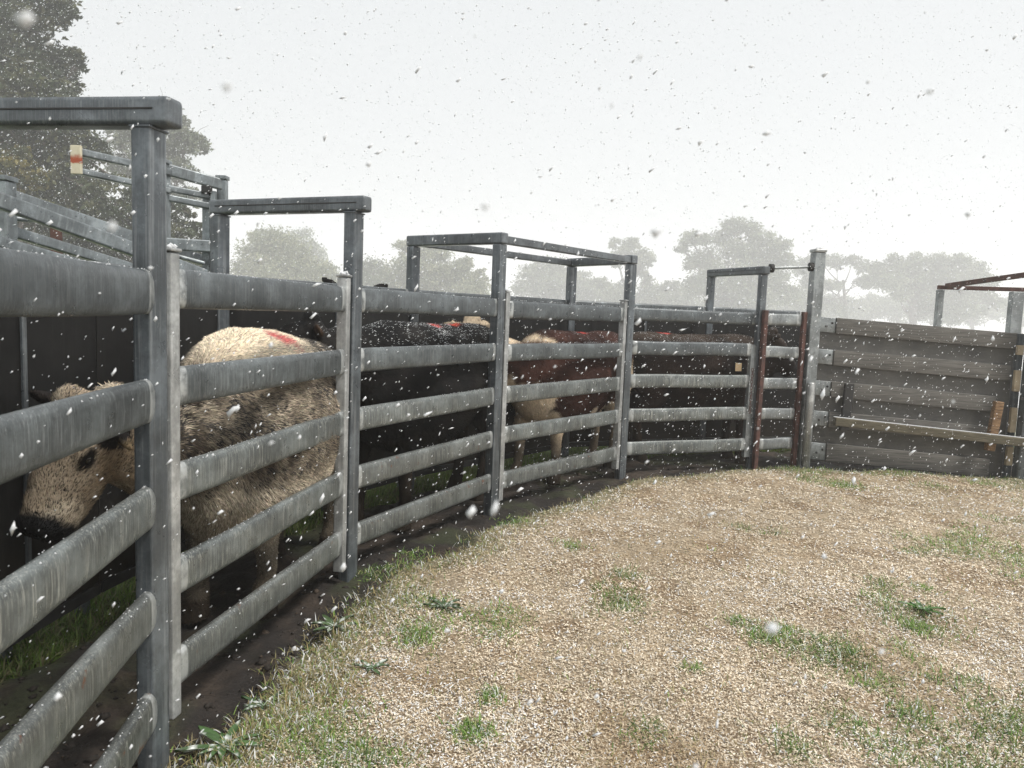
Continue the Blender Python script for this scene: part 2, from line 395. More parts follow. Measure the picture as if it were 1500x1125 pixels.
# ------------------------------------------------------------------ fence: panels
def panel(name, p, q, label, cat, group=None, tops=TOPS, mats=None, stile0=None, stile1=None, inset=(0.0, 0.0), h=.135, dz=0, yoff=0, stile_z=(.05, 1.66)):
    d = q-p; L = d.length; n = d.normalized()
    t = empty(name, v3(p, 0), ang(d), label, cat, group)
    mats = mats or [M_toprail, M_rail, M_drip, M_drip if group[0] == 'g' else M_low, M_low]
    for k, zt in enumerate(tops):
        rail(t, inset[0], L-inset[1], zt-h/2+dz, mats[k], h, y=yoff)
    for st, x in ((stile0, 0), (stile1, L)):
        if st:
            box('stile', (-.025, -.03, 0), (.025, .03, stile_z[1]-stile_z[0]), M_stile, t, .008, (x, yoff, stile_z[0]))
            box('stile_cap', (-.03, -.035, 0), (.03, .035, .012), M_stile, t, .004, (x, yoff, stile_z[1]+.002))
            if st == 2:
                for zz in (.25, 1.45): box('hinge_plate', (-.06, -.006, -.03), (.0, .006, .03), M_stile, t, .003, (x-.0, yoff-.038, zz))
    return t
dAZ = (Z0-A).normalized(); dBC = (Cc-B).normalized()
panel('cattle_panel', Z0, A, 'nearest panel of five broad galvanised rails running out of the left edge', 'cattle panel', 'five rail panels of the curved race', inset=(.0, .02), dz=-.018)
G1a = Vector((-1.155, 2.47)); G1b = Vector((-.915, 3.97))
g1 = panel('race_gate', G1a, G1b, 'pale ended steel gate in front of the speckled cow', 'gate', 'gates in the race side', stile0=1, stile1=1, inset=(.02, .02))
panel('cattle_panel', B, Cc, 'fixed five rail panel in front of the black cow', 'cattle panel', 'five rail panels of the curved race', inset=(.03, .03))
G3a = Cc+(D-Cc).normalized()*.09; G3b = D-(D-Cc).normalized()*.10
g3 = panel('race_gate', G3a, G3b, 'five rail steel gate in front of the red and white cow', 'gate', 'gates in the race side', tops=[1.60, 1.268, .945, .63, .27], stile0=1, stile1=1, inset=(.02, .02))
# D-E : separate top rail plus a four-rail gate with rounded shoulder
dDE = (E_-D); nDE = dDE.normalized()
t = empty('top_rail', v3(D, 0), ang(dDE), 'single high galvanised rail above the four rail gate', 'rail')
rail(t, .03, dDE.length-.02, 1.545, M_toprail, .125, y=.05)
t = empty('race_gate', v3(D, 0), ang(dDE), 'low four rail gate with a rounded corner in front of the dark brown cow', 'gate', 'gates in the race side')
for zt, m in ((1.29, M_toprail), (.965, M_drip), (.63, M_drip), (.30, M_drip)):
    rail(t, .05, dDE.length-.10, zt-.0675, m, .135)
def rounded_plate():
    pts = [(0, 0), (.075, 0), (.075, 1.13)] + [(.075-.05*(1-math.cos(u)), 1.13+.05*math.sin(u)) for u in np.linspace(.2, math.pi/2, 6)] + [(0, 1.18)]
    bm = bmesh.new()
    f = bm.faces.new([bm.verts.new((x, -.023, z)) for x, z in pts])
    e = bmesh.ops.extrude_face_region(bm, geom=[f]); bmesh.ops.translate(bm, verts=[v for v in e['geom'] if isinstance(v, bmesh.types.BMVert)], vec=(0, .046, 0))
    bmesh.ops.recalc_face_normals(bm, faces=bm.faces); me = bpy.data.meshes.new('m'); bm.to_mesh(me); bm.free(); set_cols(me, np.zeros((len(me.vertices), 3))); return me
mesh_obj('end_stile', rounded_plate(), M_pale, t, (dDE.length-.105, 0, .10))
# E-F narrow panel between two rusty posts
pE = E_+Vector((.03, -.06)); pF = Fp+Vector((-.105, -.02))
dEF = pF-pE
t = empty('narrow_panel', v3(pE, 0), ang(dEF), 'narrow panel of galvanised rails between two rusty red brown posts', 'cattle panel')
for x in (0, dEF.length): box('rusty_post', (-.024, -.024, 0), (.024, .024, 1.74), M_rust, t, .006, (x, 0, -.1))
for zt in (1.61, 1.27, .94, .62, .30): rail(t, .034, dEF.length-.034, zt-.06, M_pale, .12, y=.02)
# the tall post and its strut
t = empty('tall_post', v3(Fp, 0), 0.1, 'tallest post, pale grey and square with a snow covered cap', 'post')
box('shaft', (-.058, -.058, 0), (.058, .058, 2.36), M_pale, t, .01, (0, 0, -.1))
box('cap', (-.064, -.064, 0), (.064, .064, .035), M_stile, t, .01, (0, 0, 2.262))
mesh_obj('sleeve_pipe', lathe_me([(.038, 0), (.038, .97), (.034, .985)]), M_stile, t, (-.02, -.10, -.08))
pa = at(1130, 393, 7.74); pb = at(1188, 391, 7.82)
t = empty('latch_rod', pa, 0, 'thin horizontal rod joining the small overhead frame to the tall post', 'rod')
bar('rod', (0, 0, 0), pb-pa, .028, .028, M_pale, t, .01)
for q in (0, 1): mesh_obj('clamp', lathe_me([(.02, -.03), (.045, -.022), (.045, .022), (.02, .03)], 12), M_black, t, (pb-pa)*q+Vector((0, 0, 0)), (0, R(90), 0))

# chain on the gate end
def chain(p, n, label):
    t = empty('gate_chain', p, 0, label, 'chain')
    parts = []
    for k in range(n):
        a = np.linspace(0, 2*np.pi, 11)
        pts = np.stack([np.cos(a)*.011, np.zeros(11), np.sin(a)*.019 - k*.031], 1)
        if k % 2: pts = pts[:, [1, 0, 2]]
        parts.append(tube_np(pts, [.0035]*11, 5))
    V, f = merge(parts); me = from_np(V, f, np.zeros((len(V), 3))); me.shade_smooth(); mesh_obj('links', me, M_rust, t)
chain((E_.x-.07, E_.y-.085, 1.02), 15, 'rusty chain hanging on the rounded end of the low gate')
# latches on the stiles
for (p, lab) in ((Vector((G1a.x+.0, G1a.y-.07, 1.33)), 'small brown gate latch on the stile nearest the camera'),
                 (Vector((G3a.x-.045, G3a.y-.06, 1.45)), 'slide bolt latch on the pale stile by the box shaped frame')):
    t = empty('gate_latch', p, .9, lab, 'latch')
    box('bracket', (-.02, -.008, -.02), (.02, .008, .02), M_yellow, t, .003)
    mesh_obj('pin', lathe_me([(.006, -.05), (.006, .03)], 8), M_pale, t, (0, -.015, -.01))

# ------------------------------------------------------------------ sheeted back wall
names = ['behind the nearest cow head', 'left of the speckled cow', 'behind the speckled cow back', 'behind the black cow', 'behind the red and white cow', 'behind the dark brown cow', 'behind the narrow rusty post panel', 'behind the boarded gate']
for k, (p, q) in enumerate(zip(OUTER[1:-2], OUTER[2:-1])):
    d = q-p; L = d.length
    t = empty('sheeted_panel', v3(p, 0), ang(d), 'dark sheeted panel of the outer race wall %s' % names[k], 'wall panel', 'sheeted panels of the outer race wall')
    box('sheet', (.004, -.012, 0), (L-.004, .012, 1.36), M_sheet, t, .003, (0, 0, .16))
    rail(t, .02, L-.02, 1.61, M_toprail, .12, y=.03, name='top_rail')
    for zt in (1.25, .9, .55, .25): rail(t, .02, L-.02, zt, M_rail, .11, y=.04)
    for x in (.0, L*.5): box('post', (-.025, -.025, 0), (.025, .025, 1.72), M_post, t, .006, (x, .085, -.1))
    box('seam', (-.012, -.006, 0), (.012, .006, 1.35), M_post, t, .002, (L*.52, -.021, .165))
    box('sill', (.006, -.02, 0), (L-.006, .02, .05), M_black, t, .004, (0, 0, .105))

# ------------------------------------------------------------------ boarded gate on the right
GL = Vector((3.245, 7.90)); GR = Vector((5.25, 7.77)); d = GR-GL; L = d.length; slope = -.10/L
t = empty('boarded_gate', v3(GL, 0), ang(d), 'wide gate of weathered grey boards over grey sheeting', 'gate')
def sheared(lo, hi, bev=.004):
    me = box_me(lo, hi, bev)
    for v in me.vertices: v.co.z += v.co.x*slope
    return me
mesh_obj('sheet', sheared((0, .0, .05), (L, .016, 1.55)), M_gsheet, t)
bt = [1.60, 1.262, .925, .60, .255]
for k, z in enumerate(bt):
    x1 = L+.0 if k in (0,) else L-.04 - (.12 if k >= 2 else 0)
    hgt = .165 if k < 4 else .19
    mesh_obj('board', sheared((.16, -.045, z-hgt), (x1, -.003, z)), M_timber, t)
    br = mesh_obj('bracket', sheared((-.02, -.030, z-hgt+.004), (.156, -.0035, z-.004)), M_pale, t)
    for q in (.06, .12):
        mesh_obj('bolt', lathe_me([(.011, 0), (.011, .006), (.006, .011)], 8), M_black, br, (q, -.031, z-hgt/2+.03*(q-.09)*20), (R(90), 0, 0))
# things leaning on it
p0 = at(1222, 617, 7.70); p1 = at(1500, 648, 7.52); dd = (p1-p0).normalized()
t = empty('timber_beam', p0, 0, 'long pale sawn timber fixed across the lower boarded gate', 'timber')
bar('beam', (0, 0, 0), (p1-p0)+dd*1.2, .085, .09, M_timber2, t, .008)
bar('snow_line', Vector((0, .02, .046)), (p1-p0)+dd*1.15+Vector((0, .02, .046)), .006, .03, M_snow, t, .002)
t = empty('upright_cleat', gp(1233, 640, .3), 0, 'short dark upright plank behind the left end of the timber beam', 'timber')
q = at(1236, 630, 7.80); t.location = (q.x, q.y, q.z)
box('plank', (-.045, -.02, 0), (.05, .02, .50), M_black, t, .006, rot=(0, R(2), 0))
q0 = at(1449, 660, 7.64); t = empty('splintered_post', q0, 0, 'orange brown splintered timber upright by the right end of the boarded gate', 'timber')
bar('shaft', (0, 0, 0), at(1463, 588, 7.64)-q0, .09, .06, M_yellow, t, .01)
q0 = at(1471, 696, 7.72)
t = empty('end_post', (q0.x, q0.y, 0), 0, 'galvanised end post with pale timber packing blocks at the end of the boarded gate', 'post')
box('shaft', (-.03, -.03, 0), (.03, .03, 1.6), M_post, t, .006, (0.02, .0, -.1))
for z, hh in ((1.28, .1), (.90, .22), (.47, .26), (.12, .2)): box('packing_block', (-.035, -.02, 0), (.028, .02, hh), M_block, t, .005, (-.005, -.055, z))
q0 = at(1494, 690, 7.62)
t = empty('strainer_post', (q0.x+.02, q0.y, 0), 0, 'dark steel post cut by the right edge of the picture', 'post')
box('shaft', (-.075, -.05, 0), (.075, .05, 2.15), M_post, t, .01, (0, 0, -.1))
for z in (.42, .82): box('strap', (-.14, -.065, 0), (.12, -.052, .03), M_black, t, .003, (0, 0, z))

# rusty frame behind the boarded gate
ra = at(1378, 421, 9.3); rb = at(1490, 424, 9.0); zt = ra.z
t = empty('rusty_frame', (ra.x, ra.y, 0), 0, 'rusty brown topped frame standing behind the boarded gate', 'steel frame')
bar('post', (0, 0, -.1), (0, 0, zt-.03), .07, .07, M_pale, t, .006)
bar('post', (rb.x-ra.x, rb.y-ra.y, -.1), (rb.x-ra.x, rb.y-ra.y, rb.z-.03), .14, .09, M_pale, t, .008)
bar('top_bar', (-.04, 0, zt), Vector((rb.x-ra.x+.6, rb.y-ra.y-.1, rb.z+.0)), .05, .05, M_rust, t, .005)
rc = at(1500, 403, 7.9); rd = (rc-Vector((ra.x, ra.y, 0)))
e = Vector((.04, -.06, zt+.02)); dir_ = (rd-e)
bar('top_bar', e, e+dir_*1.3, .055, .05, M_rust, t, .005)

# ------------------------------------------------------------------ loading ramp on the left
q0 = at(240, 392, 5.6)
t = empty('loading_ramp', (q0.x, q0.y, 0), 0, 'steel loading ramp rising to the left behind the race wall', 'loading ramp')
o0 = Vector((q0.x, q0.y, 0))
def rb_(x0, y0, Y0, x1, y1, Y1, h, tck=.05, mat=None, name='rail'):
    return bar(name, at(x0, y0, Y0)-o0, at(x1, y1, Y1)-o0, h, tck, mat or M_far, t, .012)
def post_(x, ytop, Y, wd, name='post', mat=None, cap=True):
    p = at(x, ytop, Y)
    box(name, (-wd/2, -wd/2, 0), (wd/2, wd/2, p.z+.1), mat or M_far, t, .006, (p.x-o0.x, p.y-o0.y, -.1))
    if cap: box('post_cap', (-wd/2-.008, -wd/2-.008, 0), (wd/2+.008, wd/2+.008, .03), M_far, t, .006, (p.x-o0.x, p.y-o0.y, p.z+.002))
post_(4, 266, 4.5, .10)
rb_(-60, 262, 4.4, 300, 383, 5.9, .085)          # far side rail
rb_(-60, 272, 3.7, 300, 404, 5.0, .085)          # near side rail
rb_(-60, 316, 4.4, 300, 425, 5.9, .07)
rb_(-60, 338, 3.7, 300, 440, 5.0, .06)
rb_(16, 320, 4.6, 60, 323, 4.7, .03)
post_(82, 325, 5.6, .06, 'stub_post', M_rust, False)
rb_(112, 222, 5.0, 250, 253, 5.5, .052)
rb_(112, 250, 5.0, 250, 280, 5.5, .045)
rb_(236, 246, 5.5, 330, 272, 5.7, .085)
rb_(236, 274, 5.5, 308, 288, 5.66, .05)
rb_(236, 288, 5.5, 308, 302, 5.66, .05)
rb_(240, 357, 5.45, 310, 361, 5.6, .09)
rb_(240, 370, 5.45, 300, 386, 5.6, .03)
post_(240, 241, 5.5, .07); post_(326, 264, 5.7, .065); post_(304, 292, 5.7, .06, cap=False); post_(313, 280, 5.64, .04, cap=False)
box('slide_roller', (-.035, -.025, -.03), (.035, .025, .03), M_black, t, .01, at(303, 278, 5.62)-o0)
# end plate with a rust stain
def plate_mat():
    m, n, b = nodes('rust_stained_plate'); tc = n.nodes.new('ShaderNodeTexCoord'); sx = N(n, 'ShaderNodeSeparateXYZ')
    n.links.new(tc.outputs['Object'], sx.inputs[0]); v = coords(n, (1, 1, 1))
    ma = N(n, 'ShaderNodeMath', operation='MULTIPLY_ADD', i1=.055); n.links.new(noise(n, v, 30, 5), ma.inputs[0]); n.links.new(sx.outputs[2], ma.inputs[2])
    f = ramp(n, ma.outputs[0], [(.0, (0, 0, 0)), (.01, (1, 1, 1)), (.035, (1, 1, 1)), (.065, (0, 0, 0))])
    c = mixn(n, noise(n, v, 18, 5), (.62, .60, .50), (.42, .36, .22)); c = mixn(n, f, c, (.30, .06, .02))
    n.links.new(c, b.inputs['Base Color']); b.inputs['Roughness'].default_value = .6; return m
pl = at(112, 234, 4.97)
box('end_plate', (-.034, -.012, -.092), (.034, .012, .092), plate_mat(), t, .004, pl-o0)

# ------------------------------------------------------------------ cattle
def loft(stations, n=20):
    """stations: (center(3), up(3) half height, side(3) half width) -> closed surface"""
    V = []; Fc = []
    for (c, u, s) in stations:
        c, u, s = map(np.array, (c, u, s))
        for k in range(n):
            a = 2*math.pi*k/n; V.append(c + u*math.sin(a) + s*math.cos(a))
    m = len(stations)
    for i in range(m-1):
        for k in range(n): Fc.append((i*n+k, i*n+(k+1) % n, (i+1)*n+(k+1) % n, (i+1)*n+k))
    Fc.append(tuple(reversed(range(n)))); Fc.append(tuple(range((m-1)*n, m*n)))
    return V, Fc
def path_loft(pts, rads, n=14, side=None):
    """rads: (r_side, r_up) ; path 3D"""
    st = []
    for i, p in enumerate(pts):
        p = np.array(p, float); d = np.array(pts[min(i+1, len(pts)-1)], float)-np.array(pts[max(i-1, 0)], float); d /= np.linalg.norm(d)
        s = np.array((0, 1., 0)) if side is None else np.array(side, float); s = s-d*(s@d); s /= np.linalg.norm(s); u = np.cross(d, s)
        rs, ru = rads[i]; st.append((p, u*ru, s*rs))
    return loft(st, n)
def catmull(P, k=4):
    P = [np.array(p, float) for p in P]; Q = [2*P[0]-P[1]]+P+[2*P[-1]-P[-2]]; out = []
    for i in range(1, len(Q)-2):
        for j in range(k):
            t = j/k; a, b, c, d = Q[i-1], Q[i], Q[i+1], Q[i+2]
            out.append(.5*((2*b)+(-a+c)*t+(2*a-5*b+4*c-d)*t*t+(-a+3*b-3*c+d)*t**3))
    out.append(P[-1]); return out

def make_cow(label, pos, heading, scale, poll, face, coatfn, hairn, hairlen=.03, ear_drop=(.02, .02), rumpdrop=0, legs=(0, 0, 0, 0), group='cattle standing in the race', seed=0, vox=.017, category='cow', deep=.10, wide=1.10, nl=.0, chest=.04, legw=1.1, lenf=1.0):
    """local frame: +X towards the head, origin on the ground; poll = local position of the top of the head, face = direction of the nose"""
    parts = []
    tr = [(-.88, 1.14, .06, .07), (-.85, 1.13, .15, .15), (-.77, 1.09, .215, .235), (-.64, 1.05, .255, .30), (-.46, 1.02, .275, .325), (-.22, .97, .315, .365), (.02, .95, .345, .395),
          (.25, .965, .325, .385), (.43, .99, .28, .365), (.58, 1.01, .23, .32), (.70, 1.02, .17, .25), (.78, 1.03, .08, .13)]
    bel = lambda x: max(0, min(1, (x+.75)/.45))
    tr = [(x, z-deep*.5*bel(x)-nl*.5*max(0, (x-.45)/.3), w_*wide, h_+deep*.5*bel(x)-nl*.4*max(0, (x-.45)/.3)) for x, z, w_, h_ in tr]
    tr = [(x, z-rumpdrop*.5*max(0, min(1, (-x-.1)/.5)), w_, h_-rumpdrop*.5*max(0, min(1, (-x-.1)/.5))) for x, z, w_, h_ in tr]
    cw = lambda x: max(0, 1-abs(x-.5)/.32)
    tr = [(x, z-chest*.5*cw(x), w_*(1+chest*cw(x)), h_+chest*.5*cw(x)) for x, z, w_, h_ in tr]
    P = catmull([(x, 0, z, w_, h_) for x, z, w_, h_ in tr], 3)
    parts.append(loft([((p[0], 0, p[2]), (0, 0, p[4]), (0, p[3], 0)) for p in P], 26))
    # square the rump and withers a little, hips
    for s in (-1, 1):
        parts.append(path_loft([(-.50, s*.17, 1.20-rumpdrop), (-.56, s*.20, 1.22-rumpdrop), (-.62, s*.17, 1.2-rumpdrop)], [(.05, .05), (.07, .07), (.04, .05)]))
    parts.append(path_loft(catmull([(-.86, 0, 1.24-rumpdrop), (-.93, 0, 1.15-rumpdrop), (-.95, 0, .85), (-.93, 0, .55), (-.93, 0, .42)]), [(r_, r_) for r_ in np.interp(np.linspace(0, 1, 17), [0, .2, .7, .85, 1], [.05, .03, .02, .05, .02])]))
    poll = np.array(poll, float); face = np.array(face, float); face /= np.linalg.norm(face)
    side = np.cross((0, 0, 1.), face); side /= np.linalg.norm(side); up = np.cross(face, side)
    # neck
    nk = catmull([(.42, 0, 1.04), (.66, 0, 1.05+.10*(poll[2]-1.2)-nl), tuple(.5*(np.array((.72, 0, 1.10))+poll)+np.array((.02, 0, -.05-nl))), tuple(poll-up*.09-face*.02)])
    m = len(nk); parts.append(path_loft(nk, [(r1, r2) for r1, r2 in zip(np.interp(np.linspace(0, 1, m), [0, .35, .7, 1], [.22, .18, .13, .10]), np.interp(np.linspace(0, 1, m), [0, .35, .7, 1], [.29, .25, .19, .125]))], 18))
    # head
    hd = [(-.05, -.06, .05, .05), (-.01, -.07, .085, .095), (.07, -.085, .105, .115), (.15, -.10, .114, .145), (.24, -.115, .100, .138), (.33, -.12, .088, .118), (.40, -.12, .088, .102), (.45, -.12, .086, .090), (.478, -.12, .058, .062)]
    H_ = catmull([(a_, b_, c_, d_) for a_, b_, c_, d_ in hd], 3)
    parts.append(loft([(poll+face*h[0]+up*h[1], up*h[3], side*h[2]) for h in H_], 20))
    parts.append(path_loft([tuple(poll-side*.055-up*.01), tuple(poll+up*.02), tuple(poll+side*.055-up*.01)], [(.04, .045), (.055, .05), (.04, .045)], side=tuple(face)))
    for s in (-1, 1):   # brow
        parts.append(path_loft([tuple(poll+face*.13+side*s*.06-up*.025), tuple(poll+face*.175+side*s*.085-up*.04), tuple(poll+face*.235+side*s*.070-up*.06)], [(.03, .03), (.035, .03), (.02, .02)]))
    ears = []
    for s in (-1, 1):
        e0 = poll+side*s*.085-up*.05; lat = .6 if ear_drop[0 if s < 0 else 1] > .12 else .94; ed = side*s*lat-face*.15-np.array((0, 0, 1.))*ear_drop[0 if s < 0 else 1]*6
        pts = [tuple(e0+ed*q) for q in (0, .04, .09, .14, .18, .205)]
        parts.append(path_loft(pts, [(.028, .025), (.035, .022), (.052, .018), (.050, .015), (.032, .013), (.008, .008)], 12, side=tuple(up)))
        ears.append((e0, ed/np.linalg.norm(ed)))
    # legs
    for i, s in enumerate((-1, 1)):
        dx = legs[i]
        pts = [(.42, s*.13, .98), (.45, s*.17, .78), (.42+dx*.3, s*.165, .60), (.45+dx*.7, s*.155, .43), (.445+dx*.8, s*.15, .36), (.44+dx, s*.15, .16), (.455+dx, s*.15, .11), (.475+dx, s*.15, .05), (.48+dx, s*.15, -.02)]
        rr = [(.10, .19), (.09, .15), (.065, .09), (.052, .056), (.045, .047), (.036, .038), (.046, .048), (.052, .058), (.058, .068)]; rr = [(a*legw, b*legw) for a, b in rr]
        parts.append(path_loft(catmull(pts, 3), list(zip(np.interp(np.arange(25)/3, range(9), [r[0] for r in rr]), np.interp(np.arange(25)/3, range(9), [r[1] for r in rr])))))
        dx = legs[i+2]
        pts = [(-.60, s*.13, 1.05), (-.58, s*.165, .85), (-.56+dx*.2, s*.17, .68), (-.68+dx*.5, s*.16, .53), (-.73+dx*.6, s*.15, .46), (-.71+dx*.8, s*.15, .36), (-.68+dx, s*.15, .16), (-.66+dx, s*.15, .10), (-.635+dx, s*.15, .05), (-.63+dx, s*.15, -.02)]
        rr = [(.13, .23), (.125, .20), (.095, .135), (.062, .075), (.052, .062), (.042, .047), (.038, .040), (.046, .048), (.052, .058), (.058, .068)]; rr = [(a*legw, b*legw) for a, b in rr]
        parts.append(path_loft(catmull(pts, 3), list(zip(np.interp(np.arange(28)/3, range(10), [r[0] for r in rr]), np.interp(np.arange(28)/3, range(10), [r[1] for r in rr])))))
    V = []; Fc = []
    for v, f in parts:
        o = len(V); V += [tuple(x) for x in v]; Fc += [tuple(i+o for i in g) for g in f]
    if lenf != 1: V = [((.45+(v[0]-.45)*lenf if v[0] < .45 else v[0]), v[1], v[2]) for v in V]
    me = bpy.data.meshes.new('m'); me.from_pydata(V, [], Fc); me.update()
    tmp = bpy.data.objects.new('tmp', me); S.collection.objects.link(tmp)
    rm = tmp.modifiers.new('r', 'REMESH'); rm.mode = 'VOXEL'; rm.voxel_size = vox; rm.adaptivity = 0
    sm = tmp.modifiers.new('s', 'SMOOTH'); sm.factor = .5; sm.iterations = 5
    dg = bpy.context.evaluated_depsgraph_get(); ev = tmp.evaluated_get(dg)
    body = bpy.data.meshes.new_from_object(ev); bpy.data.objects.remove(tmp); bpy.data.meshes.remove(me)
    nv = len(body.vertices); co = np.empty(nv*3, np.float32); body.vertices.foreach_get('co', co); co = co.reshape(-1, 3).astype(float)
    no = np.empty(nv*3, np.float32); body.vertices.foreach_get('normal', no); no = no.reshape(-1, 3).astype(float)
    # soft lumps: ribs, muscle, curls
    disp = (fbm(co, 9, seed+50, 3)-.5)*.014 + (fbm(co, 35, seed+60, 2)-.5)*.006
    co2 = co+no*disp[:, None]; body.vertices.foreach_set('co', co2.astype(np.float32).ravel()); body.update()
    q = co-poll; hx = q@face; hy = q@side; hz = q@up          # head coordinates
    inhead = (np.linalg.norm(q-face*.2, axis=1) < .40) & (co[:, 0] > .6)
    info = dict(co=co, no=no, hx=np.where(inhead, hx, -9), hy=hy, hz=hz, ears=ears, seed=seed)
    c = coatfn(info)
    muz = sstep(.395, .425, info['hx']+(fbm(co, 30, 4)-.5)*.03); 
    if 'muzzle' in coatfn.__dict__: c = mixc(c, coatfn.muzzle, muz)
    c = mixc(c, (.02, .016, .013), 1-sstep(.07, .11, co[:, 2]))           # hooves
    c = mixc(c, (.022, .016, .011), (1-sstep(.16, .60, co[:, 2]+(fbm(co, 12, 8)-.5)*.3))*.8)    # mud on the legs, painted darker for the shade they stand in
    set_cols(body, c); body.shade_smooth()
    t = empty('cow', pos, heading, label, category, group); t.scale = (scale,)*3
    mesh_obj('body', body, M_coat, t)
    # eyes
    for s in (-1, 1):
        bm = bmesh.new(); bmesh.ops.create_uvsphere(bm, u_segments=14, v_segments=10, radius=.022); em = bpy.data.meshes.new('m'); bm.to_mesh(em); bm.free(); em.shade_smooth()
        mesh_obj('eye', em, M_eye, t, poll+face*.19+side*s*.094-up*.066)
    # hair
    nf = len(body.polygons); body.calc_loop_triangles()
    tri = np.empty(len(body.loop_triangles)*3, np.int32); body.loop_triangles.foreach_get('vertices', tri); tri = tri.reshape(-1, 3)
    a_, b_, c_ = co2[tri[:, 0]], co2[tri[:, 1]], co2[tri[:, 2]]
    ar = np.linalg.norm(np.cross(b_-a_, c_-a_), axis=1); pick = rng.choice(len(tri), hairn, p=ar/ar.sum())
    u = rng.random((hairn, 2)); fl = u.sum(1) > 1; u[fl] = 1-u[fl]
    p = a_[pick]*(1-u.sum(1))[:, None]+b_[pick]*u[:, :1]+c_[pick]*u[:, 1:]
    nn = np.cross(b_-a_, c_-a_)[pick]; nn /= np.linalg.norm(nn, axis=1)[:, None]+1e-9
    cl = c[tri[pick, 0]]
    flow = np.tile(np.array([-.75, 0, -.55]), (hairn, 1)); onh = np.isin(tri[pick, 0], np.where(info['hx'] > -.1)[0])
    flow[onh] = -face*1.0
    swirl = np.stack([fbm(p, 6, 70+seed, 2), fbm(p, 6, 80+seed, 2), fbm(p, 6, 90+seed, 2)], 1)-.5
    flow = flow+swirl*1.3+(rng.random((hairn, 3))-.5)*.45
    flow -= nn*(flow*nn).sum(1)[:, None]; flow /= np.linalg.norm(flow, axis=1)[:, None]+1e-9
    ln = hairlen*(.5+rng.random(hairn))*np.where(onh, .6, 1); ln *= np.where(p[:, 2] < .45, .5, 1)
    snow = (nn[:, 2] > .55) & (rng.random(hairn) < getattr(coatfn, 'snow', 0)*5*vnoise(p, 14, 3)**1.3) & (p[:, 2] > 1.1)
    ln = np.where(snow, ln*.42, ln)
    wd = np.cross(flow, nn)*(.0010+.0007*rng.random(hairn))[:, None]*(hairlen/.03)**.5
    base = p-nn*.003; mid = p+flow*(ln*.5)[:, None]+nn*(ln*.16)[:, None]; tip = p+flow*ln[:, None]+nn*(ln*(.1+.25*rng.random(hairn)))[:, None]
    HV = np.stack([base-wd, base+wd, mid+wd*.8, mid-wd*.8, tip], 1).reshape(-1, 3)
    o = np.arange(hairn)*5
    Ft = np.concatenate([np.stack([o, o+1, o+2], 1), np.stack([o, o+2, o+3], 1), np.stack([o+3, o+2, o+4], 1)])
    ct = getattr(coatfn, 'contrast', .8); var = (1.05-ct*.5+ct*rng.random(hairn)**1.3)[:, None]*(1+(rng.random((hairn, 3))-.5)*.12)
    hc = cl*var
    if hasattr(coatfn, 'darkp'):
        dk = rng.random(hairn) < coatfn.darkp(p, onh); dk &= ~((cl[:, 0] > 2.2*cl[:, 1]) & (p[:, 2] > 1.1)); hc = np.where(dk[:, None], np.array([.022, .021, .022])*(.6+1.2*rng.random(hairn))[:, None], hc*1.12)
    hc[snow] = (.75, .78, .8)
    hm = from_np(HV, Ft, np.repeat(hc, 5, 0)); mesh_obj('hair', hm, M_hair, t)
    return t, info

